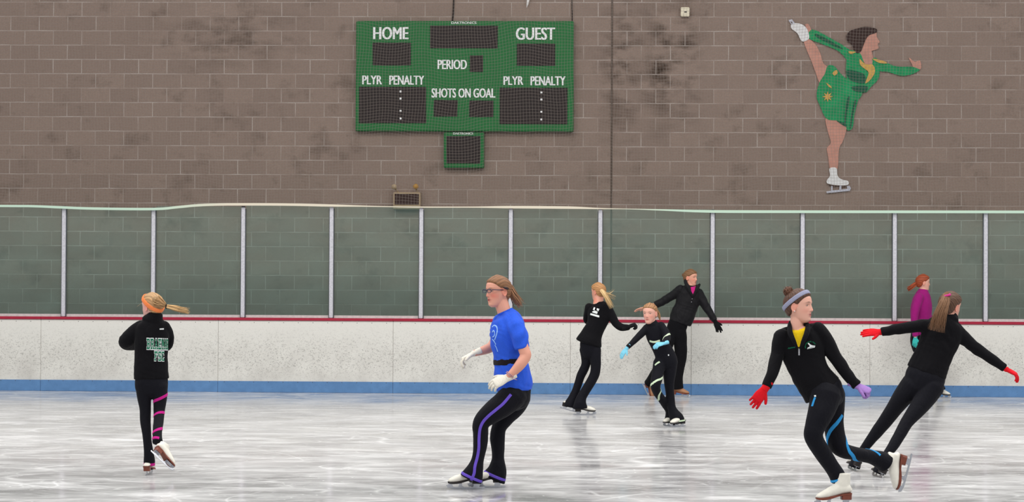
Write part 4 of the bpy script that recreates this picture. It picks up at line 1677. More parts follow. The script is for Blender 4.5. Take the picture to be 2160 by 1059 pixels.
def lens_mat():
    t = NT('spectacle_lens')
    tr = t.n('ShaderNodeBsdfTransparent')
    tr.inputs[0].default_value = (0.93, 0.94, 0.97, 1)
    gl = t.n('ShaderNodeBsdfGlossy')
    gl.inputs['Roughness'].default_value = 0.05
    m = t.n('ShaderNodeMixShader')
    m.inputs[0].default_value = 0.08
    t.l(tr.outputs[0], m.inputs[1])
    t.l(gl.outputs[0], m.inputs[2])
    return t.done(m.outputs[0])


M_LENS = lens_mat()


def under(P, *lists, scale=0.8):
    """Body limbs that fill the clothes."""
    for L in lists:
        k = min(1.0, 15.0 * P.s / 290.0 / max(1e-6, L[-1][2])) if len(L) > 7 and L[-1][1] > 780 else 1.0
        Q = [r if k == 1.0 or i < len(L) - 3 else (r[0], r[1], r[2] * k * .62) + tuple(r[3:4]) for i, r in enumerate(L)]
        P.add(P.loft(Q, scale, caps=(1, .1)))


def neck(P, x, y, r, dd=0.0, to=(0, -.012, -.05)):
    a = np.array(P.p(x, y, dd))
    b = P.h2w(np.array([to]))[0]
    rr = r / P.s
    P.add(loft_world([a - (b - a) * .35, a, (a + b) / 2, b], [rr * 1.05, rr * 1.02, rr, rr], [rr * 1.05, rr * 1.02, rr, rr], n=20))


# ---- girl with the orange headband, seen from behind
def girl_orange():
    P = Person('person from behind in black jacket with green lettered back and neon orange headband', (314, 1001), (232, 178, 166), .0042)
    torso = [(322, 674, 17, 0, .9), (322, 683, 30, 0, .62), (321, 698, 36, 0, .6), (320, 716, 36, 0, .62), (319, 740, 35, 0, .62), (318.5, 760, 35.5, 0, .62),
             (319, 782, 36.3, 0, .62), (319.5, 799, 36.6, 0, .62)]
    armL = [(298, 689, 14, .02), (284, 701, 16, .02), (270, 716, 16.5, .03), (267, 722, 16, .08), (285, 727, 12, .2), (308, 726, 10, .27)]
    armR = [(345, 690, 14, .02), (355, 704, 11, .05), (358, 717, 9, .08), (353, 731, 9, .14), (338, 733, 9, .26)]
    pelvis = [(319.5, 785, 32, 0, .62), (319.5, 805, 35, 0, .62), (319.5, 820, 34, 0, .6)]
    legL = [(303, 815, 17, 0), (304, 835, 15.5, 0), (306.3, 860, 12.4, 0), (306.4, 883, 11.6, .0), (309, 910, 10, -.02), (311.5, 935, 9.4, -.03), (313.8, 957, 10.3, -.03), (315, 970, 12, -.02), (315, 979, 12, -.01)]
    legR = [(336.5, 815, 18, 0), (337.5, 835, 15.5, 0), (337, 850, 13.8, 0), (335.5, 870, 11.6, -.02), (334.5, 888, 11, -.08), (332.5, 906, 10.2, -.15), (332, 922, 10.3, -.2), (332.5, 933, 11.5, -.23)]
    P.head(321, 648, .02, (-.77, .64, .02), .90)
    neck(P, 324, 671, 12)
    under(P, torso, armL, armR, pelvis, legL, legR)
    P.add(*P.hand(P.p(308, 726, .27), dirw(1, .1, 0), dirw(0, -1, -.2), 1, .8, .3))
    P.add(*P.hand(P.p(338, 733, .26), dirw(-1, .1, 0), dirw(0, -1, -.2), -1, .8, .3))
    P.finish_body()
    j = P.cloth('jacket', [P.loft(torso, caps=(1, .12)), P.loft(armL), P.loft(armR),
                           P.loft([(328.5, 660.5, 15.5, 0, 1.05), (327, 667, 17.5, 0, 1), (323, 678, 24, 0, .78)], caps=(.15, 1))], M_BLACK, fold=.0036, seed=1, scale=1.4)
    P.cloth('trousers', [P.loft(pelvis), P.loft(legL, caps=(1, .15)), P.loft(legR, caps=(1, .15))], M_NAVYBLK, fold=.0015, seed=2)
    for pix, nm in (([(323, 847), (331, 843.5), (340, 840), (353, 832)], 'a'), ([(324.5, 877), (329, 872.5), (336, 870), (346, 870)], 'b'),
                    ([(322, 913), (329, 907.5), (336, 905), (342, 904)], 'c'), ([(321, 925.5), (326, 923), (333, 923.5)], 'd')):
        P.wrap('leg_stripe', legR, pix, 6.0, M_MAGTRIM, ['trousers'], label='magenta spiral leg stripe', extra=(14, 14))
    c = P.p(315, 979, -.01)
    P.band('cuff', c, dirw(1, 0, 0), dirw(0, 1, 0), .024, M_MAGTRIM, ['trousers'], R=.09, label='magenta trouser cuff')
    # print on the back, following its curve round to the right
    wV, wF, wL = slab_word('BRAEMAR', .10)
    oV, oF, _ = slab_word('BRAEMAR', .10, .085)

    def wrap_px(a0, a1, yt, yb, L):
        def f(v):
            ph = math.radians(a0 + (a1 - a0) * v[0] / L)
            return 320 + 35.2 * math.sin(ph), yb + (yt - yb) * v[1] + 1.0 * math.sin(ph)
        return f
    for (wd, a0, a1, yt, yb) in (('BRAEMAR', -17, 74, 714.5, 736.5), ('FSC', 9, 48, 741, 760.5)):
        vo, fo, L = slab_word(wd, .10, .085)
        o1 = P.decal('print_outline', vo, fo, wrap_px(a0, a1, yt, yb, L), M_WHITEP, ['jacket'], j, .002)
        o1['label'] = 'white outline of the ' + ('upper' if len(wd) > 3 else 'lower') + ' line of letters'
        vi, fi, L = slab_word(wd, .10, .0)
        o2 = P.decal('print_letters', vi, fi, wrap_px(a0, a1, yt, yb, L), M_GREENP, ['jacket'], j, .0045)
        o2['label'] = 'green letters, ' + ('upper' if len(wd) > 3 else 'lower') + ' line'
    P.patch('brand_tag', [(336.5, 693.2), (345, 692.6), (345, 695.2), (336.5, 695.6)], M_WHITEP, ['jacket'], j, label='small white tag')
    hl = ([-.12, -.06, -.035, -.02, -.005, .02, .04, .06, .09, .12], [-.055, -.050, -.03, .0, .026, .036, .05, .066, .082, .086])
    P.hair_cap((178, 140, 98), .012, hl, 24, (0, -.125, .0))
    P.bv['hair'] = P.bv['hair']
    tie = P.p(351, 646, -.07)
    P.strands('gathered_hair', [P.p(331, 634, -.05), P.p(341, 640, -.065), tie], (186, 148, 104), 90, .050, .012, .002, 3, .3, core=.72)
    P.strands('ponytail', [tie, P.p(362, 648.5, -.085), P.p(380, 653, -.1), P.p(402, 657.5, -.11)], (196, 160, 112), 60, .012, .030, .0028, 4, .32, core=.75)
    P.band('hair_tie', tie, dirw(.2, 0, 1), dirw(.3, 1, 0), .012, M_BLACKG, None, P.hair, R=.05) if False else None
    m = MB().tube([tie + Vector(dirw(math.cos(a) * .1, math.sin(a), math.cos(a))) * .015 for a in np.linspace(0, 6.283, 17)], .005, 6)
    m.obj('hair_tie', M_BLACKG, P.hair, smooth=True)
    u = np.array([0, .152, .109]) @ P.HM
    P.band('headband', P.h2w([[0, -.008, .038]])[0], u, np.array([1, 0, 0]) @ P.HM, .030, M_ORANGE, ['body', 'hair'], R=.2, off=.004, thick=.005, label='neon orange headband', n=80)
    P.fly_away('stray_hair', [[P.h2w([[.02, .085, .06]])[0], P.p(298, 640, .09), P.p(289, 647, .09)]], (200, 170, 140))
    P.skate(on_ground(314, 1001), dirw(.08, 1, 0), dirw(0, 0, 1), .85, label='white skate boot, standing foot', top=.14)
    P.skate(P.p(339, 972, -.33), dirw(.66, .30, -.68), dirw(.30, .62, .62), .85, label='white skate boot, lifted foot', top=.16)
    return P


# ---- girl in the blue T-shirt
def girl_blue():
    P = Person('person in bright blue T-shirt with glasses, white gloves and black belt, gliding knees bent', (1006, 1030.5), (224, 160, 138), .0036)
    torso = [(1061, 660, 14, 0, 1), (1066, 668, 29, 0, 1.15), (1070, 684, 35.5, 0, 1.2), (1071, 703, 38, 0, 1.2), (1070.5, 725, 36, 0, 1.2), (1072.5, 745, 33, 0, 1.15), (1075.5, 763, 34, 0, 1.15),
             (1079.5, 780, 38, 0, 1.1), (1082, 798, 40, 0, 1.1), (1085, 812, 39, 0, 1.1), (1087, 825, 36, 0, 1.1)]
    slN = [(1078, 676, 20, -.06), (1090, 695, 20, -.13), (1097, 714, 18, -.16), (1101.5, 735, 15.5, -.17)]
    slF = [(1056, 678, 16, .12), (1049, 697, 15, .16), (1045, 712, 13, .18)]
    aN = [(1082, 680, 14, -.08), (1097, 714, 12.5, -.16), (1106, 740, 12, -.18), (1108.5, 751, 12, -.185), (1098, 768, 11.5, -.2), (1085, 783, 9.3, -.2), (1073, 795, 7.6, -.2)]
    aF = [(1052, 685, 13, .12), (1047, 712, 11, .18), (1037, 731, 10.8, .16), (1020, 739, 9.4, .12), (1003, 744.5, 7, .08)]
    pelvis = [(1082, 805, 33, 0, 1.1), (1085, 820, 35, 0, 1.1), (1087, 834, 33, 0, 1.05)]
    lN = [(1082, 834, 30, -.06), (1064, 851, 27, -.08), (1041, 868, 24, -.09), (1021, 884, 19.5, -.09), (1013.5, 898, 17.3, -.09), (1014, 915, 16.3, -.08), (1013.5, 935, 15.6, -.08), (1010.5, 955, 13.6, -.08),
          (1007, 971, 13.5, -.08), (1003, 986, 17, -.08), (998, 1000, 22, -.08, .8), (993, 1011, 25, -.08, .65)]
    lF = [(1094, 836, 26, .08), (1085, 856, 24, .1), (1067, 879, 19.5, .1), (1053, 901, 16, .1), (1049.5, 925, 16, .1), (1050.5, 948, 14, .1), (1050.5, 966, 13.2, .1), (1050, 978, 16, .1),
          (1048, 994, 21.5, .1, .8), (1041, 1010.5, 26.5, .1, .7)]
    P.head(1051, 615, 0, (-.85, -.52, -.03), .96, lips=(180, 84, 80), brow=(150, 110, 80), blush=.85, iris=(70, 74, 80), up=(-.06, 0, 1))
    neck(P, 1063, 656, 14.5)
    under(P, torso, pelvis, lN[:9], lF[:8], scale=.85)
    P.add(P.loft(aN), P.loft(aF))
    for q in (aN, aF):
        x, y, r, dd = q[-1][:4]
        P.add(ball(P.p(x, y, dd), .025, .025, .025))
    P.finish_body()
    sh = P.cloth('tshirt', [P.loft(torso, caps=(.4, .1)), P.loft(slN, caps=(1, .1)), P.loft(slF, caps=(1, .1))], M_BLUE_T, fold=.0060, seed=5, scale=1.7)
    sh['label'] = 'bright blue short-sleeved T-shirt'
    P.band('neckline', P.p(1062, 659.5, 0), dirw(.85, 0, .38), dirw(0, 1, 0), .016, M_BLUE_T, ['tshirt', 'body'], R=.14, thick=.005)
    P.band('belt', P.p(1074, 763.5, 0), dirw(1, 0, 0), dirw(0, 1, -.02), .045, M_BELT, ['tshirt'], R=.3, thick=.006, label='black waist belt')
    P.cloth('trousers', [P.loft(pelvis), P.loft(lN, caps=(1, .1)), P.loft(lF, caps=(1, .1))], M_NAVYBLK, fold=.0018, seed=6)
    P.stripe('side_stripe', [(1078, 832), (1062, 851), (1048, 863), (1031, 877), (1019, 890), (1012.5, 905), (1010.5, 925), (1010, 945), (1007, 964), (1002, 983), (1000, 999), (994, 1013)], 6.0, M_PURP, ['trousers'], n=60,
             label='purple side stripe')
    for q, nm in ((lN, -.08), (lF, .1)):
        a, b = q[-2], q[-1]
        e = P.p(b[0] - .4 * (b[0] - a[0]), b[1] - .4 * (b[1] - a[1]), nm)
        t = np.array(P.p(b[0], b[1], nm) - P.p(a[0], a[1], nm)); t /= np.linalg.norm(t)
        w = dirw(0, 1, 0)
        u = np.cross(t, w)
        P.band('cuff', e, u, w, .020, M_PURP, ['trousers'], R=.14, label='purple trouser hem')
    # chest print
    for pix, wd in (([(1038.5, 690), (1042, 686.5), (1047, 688.5), (1049, 695), (1048, 704), (1045, 713), (1043.5, 717)], 2.6), ([(1038.5, 701), (1041, 697.5), (1043.5, 702), (1043, 708), (1039.5, 711)], 2.4),
                    ([(1039, 716), (1043, 721), (1046, 727)], 2.6), ([(1044, 728), (1047, 733), (1050, 742)], 1.8)):
        P.stripe('chest_print', pix, wd, M_LBLUE, ['tshirt'], sh, n=14, label='pale blue chest print')
    P.glove(M_WHITEG, P.hand(P.p(1071, 796.5, -.2), dirw(-.9, -.1, -.40), dirw(-.25, .65, -.6), -1, 1.04, .40, .06, .6, .0012, cuff=.06), 'white knit glove')
    P.glove(M_WHITEG, P.hand(P.p(1000, 745.5, .08), dirw(-.84, -.08, -.40), dirw(.42, -.05, -.85), 1, .98, .62, .08, .5, .0012, cuff=.055), 'white knit glove')
    m = MB()
    wr = P.p(1076, 791, -.2)
    ax = Vector(dirw(-.62, 0, -.78)).normalized()
    e1 = ax.orthogonal().normalized(); e2 = ax.cross(e1)
    for q in (0.0, .009):
        m.tube([wr + ax * (q - .006) + (e1 * math.cos(a) + e2 * math.sin(a)) * .033 for a in np.linspace(0, 6.283, 25)], .0028, 6)
    m.tube([P.p(1080, 798, -.24), P.p(1086, 800, -.25), P.p(1091, 801.5, -.25)], .002, 5)
    m.obj('bracelet', plain('woven_bracelet', (188, 150, 160), .8, var=.5, scale=120), P.root, smooth=True)
    hl = ([-.12, -.06, -.035, -.02, -.005, .02, .04, .06, .09, .12], [-.07, -.066, -.045, -.002, .020, .026, .040, .058, .074, .078])
    P.hair_cap((132, 92, 62), .009, hl, 24, (0, -.115, .01))
    tie = P.p(1075, 607, .03)
    P.strands('ponytail', [P.p(1068, 603, .0), tie, P.p(1083, 622, .04), P.p(1092, 636, .05), P.p(1101, 647, .06)], (148, 108, 78), 64, .020, .046, .0028, 7, .4, core=.6)
    m = MB()
    m.tube([P.p(1062, 606.5, -.085), P.p(1067, 607.5, -.075), P.p(1072, 609, -.055)], .010, 8, [.5, 1, .7])
    m.obj('hair_clip', plain('dark_clip', (52, 40, 40), .4), P.hair, smooth=True)
    # spectacles
    gl = MB()
    lens = MB()
    for sd in (-1, 1):
        ring = []
        for a in np.linspace(0, 2 * math.pi, 25):
            ca, sa = math.cos(a), math.sin(a)
            ring.append((sd * .034 + .026 * math.copysign(abs(ca) ** .55, ca), .099 - .10 * (abs(sd * .034 + .026 * ca) - .02) ** 2 * 6, .006 + .0125 * math.copysign(abs(sa) ** .6, sa)))
        gl.tube(P.h2w(np.array(ring)), .0021, 6)
        gl.tube(P.h2w(np.array(ring[1:12])), .0034, 6)
        k = len(lens.V)
        R_ = P.h2w(np.array(ring[:-1]))
        lens.add([tuple(v) for v in R_], [list(range(len(R_)))])
        gl.tube(P.h2w(np.array([(sd * .058, .090, .014), (sd * .0715, .080, .014), (sd * .0745, .04, .011), (sd * .0755, .0, .010)])), .0030, 6)
    gl.tube(P.h2w(np.array([(-.009, .099, .007), (0, .102, .009), (.009, .099, .007)])), .0026, 6)
    g = gl.obj('glasses', M_FRAME, P.root, smooth=True)
    g['label'] = 'dark navy spectacle frame'
    lens.obj('lens', M_LENS, g)
    P.skate(on_ground(985, 1031.5), dirw(-1, -.1, 0), dirw(0, 0, 1), 1.0, sole=M_SOLEB, label='white skate boot, front foot', top=.14)
    P.skate(on_ground(1029, 1028.6), dirw(-1, -.05, 0), dirw(0, 0, 1), 1.0, sole=M_SOLEB, label='white skate boot, far foot', top=.14)
    return P


# ---- blonde with a white logo on her back
def girl_logo():
    P = Person('person with loose blonde ponytail in black jacket with small white logo on the back', (1225, 875), (222, 160, 138), .0048)
    torso = [(1262, 640, 13, 0, .9), (1264, 647, 23, 0, .75), (1265, 658, 25.3, 0, .7), (1263, 670, 23.8, 0, .75), (1259, 682, 21.5, 0, .8), (1254, 693, 21, 0, .85), (1249, 704, 22.5, 0, .85),
             (1245, 714, 25.5, 0, .85), (1241.5, 724, 28.5, 0, .8)]
    armR = [(1283, 655, 11, -.02), (1292, 670, 9.6, -.04), (1300, 683, 8.6, -.06), (1311, 690.5, 8, -.09), (1324, 690.5, 6.4, -.12)]
    armL = [(1243, 649, 10, .03), (1238, 662, 7, .06), (1237, 675, 6.6, .1), (1244, 680, 6, .2), (1258, 678, 5, .28)]
    pelvis = [(1248, 712, 20, 0, .8), (1245, 728, 22, 0, .8), (1247, 744, 20, 0, .8)]
    lL = [(1237, 738, 15, .02), (1237, 755, 11.5, .03), (1235.5, 770, 9.6, .04), (1230, 783, 9.6, .05), (1225, 793, 9.2, .06), (1219.5, 810, 8.6, .07), (1214, 826, 8.5, .07), (1209, 839, 10, .07), (1203.5, 852, 12.5, .07), (1202, 858, 13, .07)]
    lR = [(1254, 738, 14, -.02), (1256, 755, 12, -.03), (1256.5, 772, 11, -.03), (1255, 787, 10.6, -.03), (1249.5, 800, 10.4, -.03), (1242, 813, 10.2, -.03), (1234, 826, 10, -.03), (1227, 838, 10.5, -.03), (1224, 850, 13, -.03), (1224, 861, 16, -.03, .8)]
    P.head(1262, 616, .02, (-.72, .68, -.02), .88)
    neck(P, 1262, 638, 10.5)
    under(P, torso, armR, armL, pelvis, lL, lR)
    P.add(*P.hand(P.p(1258, 678, .28), dirw(1, .1, .2), dirw(0, -1, -.2), 1, .85, .3))
    P.finish_body()
    j = P.cloth('jacket', [P.loft(torso, caps=(.4, .15)), P.loft(armR), P.loft(armL), P.loft([(1266, 637, 11, 0, 1), (1265, 643, 15, 0, .9)], caps=(.2, 1))], M_BLACK, fold=.003, seed=8)
    P.cloth('trousers', [P.loft(pelvis), P.loft(lL, caps=(1, .1)), P.loft(lR, caps=(1, .1))], M_NAVYBLK, fold=.0015, seed=9)
    P.glove(M_BLACKG, P.hand(P.p(1324, 690, -.122), dirw(.93, -.1, .34), dirw(.25, .3, -.9), 1, .92, .95, .04, .6, .006, cuff=.06), 'black glove')
    for poly in ([(1246, 660.5), (1264, 665.5), (1264.3, 669.2), (1262, 669.4), (1245.3, 664.2)], [(1253, 648.5), (1256, 649), (1254.2, 654.4), (1250.8, 653.4)],
                 [(1259, 650.2), (1264.4, 651.6), (1262.5, 656.6), (1258.6, 654.2)], [(1250.2, 656.6), (1255, 655), (1261, 657.5), (1259.6, 662.4), (1249.2, 658.9)]):
        P.patch('back_logo', poly, M_WHITEP, ['jacket'], j, label='white piece of the back logo')
    P.hair_cap((176, 128, 82), .011, None, 22, (0, -.12, .02))
    tie = P.p(1268.5, 612.5, -.09)
    P.strands('ponytail', [tie, P.p(1274, 619, -.13), P.p(1282, 632, -.14), P.p(1292, 652, -.13)], (214, 182, 132), 52, .018, .032, .003, 11, .3, core=.7)
    P.strands('blown_locks', [tie, P.p(1276, 618, -.13), P.p(1287, 623, -.14), P.p(1301, 628.5, -.14)], (206, 176, 130), 16, .012, .030, .0022, 12, .3, core=0)
    P.strands('blown_locks', [tie, P.p(1281, 620, -.13), P.p(1290, 615, -.14), P.p(1296, 609.5, -.14)], (198, 172, 130), 8, .010, .016, .0018, 13, .3, core=0)
    P.skate(on_ground(1232, 875.2), dirw(1, -.12, 0), dirw(0, 0, 1), .97, sole=M_SOLEB, label='white skate boot, near foot', top=.14)
    P.skate(P.p(1201.5, 866.5, .07), dirw(.93, -.25, -.25), dirw(.2, -.1, .97), .92, sole=M_SOLEB, label='white skate boot, heel raised', top=.14)
    return P


# ---- small girl with pale green stripes
def girl_stripes():
    P = Person('small person in black suit with pale green stripes and light blue gloves, looking ahead', (1426, 900), (228, 172, 154), .0046)
    torso = [(1377, 680, 9, 0, 1), (1378, 686, 17, 0, .75), (1380, 697, 19.5, 0, .75), (1383, 710, 19.5, 0, .78), (1388, 722, 18.5, 0, .8), (1394, 733, 19, 0, .8), (1401, 745, 21, 0, .8), (1405, 757, 23, 0, .8), (1407, 767, 23, 0, .78)]
    aR = [(1365, 692, 9, 0), (1356, 701, 8, -.03), (1346, 711, 7.2, -.06), (1335, 722, 6.2, -.09), (1323.5, 733, 5, -.12)]
    aL = [(1394, 688, 9.5, -.02), (1403, 700, 8.6, -.06), (1407, 711, 8.2, -.1), (1404, 720, 7.2, -.2), (1398, 725, 6, -.27)]
    lR = [(1392, 766, 14.5, -.02), (1388, 783, 12.6, -.08), (1385, 800, 12.2, -.13), (1382.5, 813, 10.8, -.16), (1386, 827, 9.2, -.1), (1394.5, 840, 8.6, -.02), (1403, 853, 8.2, .06), (1411, 866, 8, .12), (1413, 878, 10, .14), (1412, 887, 11, .14)]
    lL = [(1414, 766, 15, 0), (1412.5, 785, 14, 0), (1411.5, 803, 11.5, 0), (1412.5, 823, 9.6, .01), (1414.5, 843, 9, .02), (1417, 860, 9.3, .02), (1421.5, 872, 12, .02), (1427, 882, 15, .02), (1430.5, 892.5, 16, .02)]
    P.head(1371, 661.5, -.02, (-.42, -.90, -.05), .92, lips=(204, 122, 112), brow=(150, 116, 90), blush=.55, iris=(60, 80, 100))
    neck(P, 1376, 684, 9.5)
    under(P, torso, aR, aL, lR, lL)
    P.finish_body()
    s = P.cloth('bodysuit', [P.loft(torso, caps=(.6, 1)), P.loft(aR, caps=(1, .2)), P.loft(aL, caps=(1, .2)), P.loft([(1373.5, 679, 11, -.02, 1), (1376, 685, 13, 0, 1)], caps=(.2, 1)),
                             P.loft(lR, caps=(1, .1)), P.loft(lL, caps=(1, .1))], M_NAVYBLK, fold=.0016, seed=14)
    s['label'] = 'black skating suit'
    P.stripe('chest_stripe', [(1370.5, 719.5), (1378, 721.5), (1385, 720.8), (1392, 718.5)], 4.2, M_MINT, ['bodysuit'], s, label='pale green chest stripe')
    P.wrap('sleeve_stripe', aL, [(1401.5, 710), (1405.5, 708), (1410.5, 705)], 4.2, M_MINT, ['bodysuit'], s, label='pale green sleeve stripe', extra=(40, 90))
    P.stripe('hip_stripe', [(1381.5, 770.5), (1386, 766.5), (1391.5, 763.3)], 4.0, M_MINT, ['bodysuit'], s, label='pale green hip stripe')
    P.wrap('leg_stripe', lR, [(1372.8, 812), (1380, 806.5), (1390, 801), (1398, 797)], 4.2, M_MINT, ['bodysuit'], s, label='pale green leg stripe', extra=(60, 60))
    P.wrap('leg_stripe', lR, [(1389.5, 842), (1390, 836), (1392, 830), (1395, 824)], 4.2, M_MINT, ['bodysuit'], s, label='pale green leg stripe', extra=(50, 50))
    P.patch('hip_badge', [(1408.6, 748), (1411, 747.6), (1411.4, 750.4), (1409, 750.8)], M_WHITEP, ['bodysuit'], s, label='tiny pale badge')
    P.glove(M_ICEB, P.hand(P.p(1322, 735, -.12), dirw(-.60, -.1, -.78), dirw(.55, .7, -.42), 1, .76, .16, .02, .2, .001, cuff=.05), 'light blue glove')
    P.glove(M_ICEB, P.hand(P.p(1400.5, 724, -.27), dirw(-.9, -.35, -.22), dirw(.0, .5, -.85), -1, .80, .35, .03, .4, .001, cuff=.05), 'light blue glove')
    hl = ([-.12, -.06, -.035, -.02, -.005, .02, .04, .06, .09, .12], [-.07, -.066, -.045, -.002, .020, .030, .044, .058, .072, .076])
    P.hair_cap((160, 118, 82), .009, hl, 24, (0, -.11, .01))
    P.strands('ponytail', [P.p(1384, 655, .09), P.p(1389, 661, .12), P.p(1391, 670, .12), P.p(1393, 677, .11)], (176, 136, 96), 26, .016, .012, .0028, 15, .3, core=.7)
    c = P.p(1428, 888, .02)
    P.band('cuff', P.p(1429, 888, .02), dirw(1, 0, .12), dirw(0, 1, 0), .016, M_MINT, ['bodysuit'], R=.12, label='pale green trouser hem')
    P.skate(on_ground(1431, 900.3), dirw(-.72, -.68, 0), dirw(.03, 0, 1), .86, sole=M_SOLEB, label='white skate boot, near foot', top=.14)
    P.skate(on_ground(1416, 898.2), dirw(-.72, -.66, 0), dirw(.03, 0, 1), .86, sole=M_SOLEB, label='white skate boot, crossed behind', top=.14)
    return P


# ---- coach in the black jacket
def coach():
    P = Person('adult person in dark buttoned jacket with pink collar showing, arms spread, tan skates', (1432, 838), (226, 164, 140), .0052)
    torso = [(1458, 604, 12, 0, .9), (1457, 609, 21, 0, .65), (1455, 620, 26, 0, .6), (1451, 635, 25.5, 0, .62), (1446.5, 650, 24.5, 0, .64), (1440, 665, 25.5, 0, .66), (1434.5, 681, 24, 0, .66)]
    aL = [(1435, 611, 10.5, .0), (1422, 621, 9.6, .02), (1406, 631, 9, .04), (1394, 638, 8.4, .05), (1382, 643.5, 7.6, .06)]
    aR = [(1474, 619, 10.5, 0), (1484, 638, 9.6, -.02), (1495, 656, 8.4, -.04), (1502, 667, 7.2, -.06), (1507.5, 676, 6.4, -.08)]
    pelvis = [(1434, 672, 20, 0, .68), (1428, 690, 21, 0, .68), (1425, 704, 20, 0, .66)]
    lR = [(1433, 700, 15, 0), (1435.5, 725, 14, 0), (1436, 750, 13, .0), (1433, 772, 12, .0), (1429.5, 795, 11, 0), (1430, 812, 11, 0), (1431, 820, 11.5, 0)]
    lL = [(1416, 700, 14, .02), (1408, 725, 13, -.05), (1400, 750, 11.5, -.1), (1391, 771, 10, .0), (1381, 787, 9, .12), (1371.5, 802, 8.6, .25), (1367, 809, 9, .3)]
    P.head(1456.5, 586, 0, (.83, -.55, -.02), .95, lips=(190, 96, 92), brow=(110, 80, 60), blush=.55)
    neck(P, 1457, 605, 9.5)
    under(P, torso, aL, aR, pelvis, lR, lL, scale=.82)
    P.add(P.loft([(1385, 642.5, 5.4, .06), (1372, 647, 4.8, .07), (1360, 650, 4.6, .07)]))
    P.add(*P.hand(P.p(1361, 649.5, .07), dirw(-.95, .05, -.2), dirw(-.1, -.3, -.9), -1, .95, .12, .16, .1))
    P.finish_body()
    j = P.cloth('jacket', [P.loft(torso, caps=(.4, .12)), P.loft(aL, caps=(1, .15)), P.loft(aR, caps=(1, .15)),
                           P.loft([(1446, 594, 3.2, -.02, 2.2), (1450, 604, 5, -.07, 1.4), (1457, 616, 4, -.10, 1), (1461, 625, 2.4, -.105, 1)]),
                           P.loft([(1475, 601, 2.8, -.05, 1.4), (1471, 608, 4, -.09, 1.4), (1466, 617, 3.6, -.105, 1), (1461.5, 625, 2.2, -.105, 1)]),
                           P.loft([(1446, 596, 3.4, 0, 1), (1452, 602, 4, .07, 1), (1466, 604, 4, .06, 1), (1474, 603, 3, -.03, 1)])], M_COAL, voxel=.0055, fold=.0042, seed=16, scale=1.4)
    P.cloth('trousers', [P.loft(pelvis), P.loft(lR, caps=(1, .1)), P.loft(lL, caps=(1, .1))], M_BLACK, fold=.003, seed=17)
    P.patch('shirt_collar', [(1456.5, 606), (1462, 605.2), (1467, 604), (1466, 612), (1461.5, 621), (1458, 614)], M_PINK, ['body', 'jacket'], P.root, .004, 'bright pink shirt at the collar')
    for (x, y) in ((1460, 630.5), (1458.5, 637)):
        h = P.cast(x, y, ['jacket'])
        if h:
            mesh_obj('button', *ball(h[0] + h[1] * .003, .006, .006, .006, nu=8, nv=6), M_ZIP, j, smooth=True)
    P.glove(M_BLACKG, P.hand(P.p(1508.5, 678, -.08), dirw(.42, -.15, -.9), dirw(-.2, .85, -.1), 1, 1.0, .22, .14, .35, .003, curls=[.18, .15, .4, .2], cuff=.055), 'black glove')
    P.hair_cap((128, 92, 62), .010, None, 24, (0, -.11, .04))
    P.bun('hair_knot', P.h2w([[0, -.105, .035]])[0], .026, (122, 86, 58))
    P.skate(on_ground(1432, 838), dirw(.96, -.25, 0), dirw(-.02, 0, 1), 1.02, M_TAN, label='tan skate boot, standing foot')
    P.skate(P.p(1362.5, 826, .36), dirw(.42, -.25, -.86), dirw(.62, -.3, .6), .95, M_TAN, label='tan skate boot, raised behind')
    return P


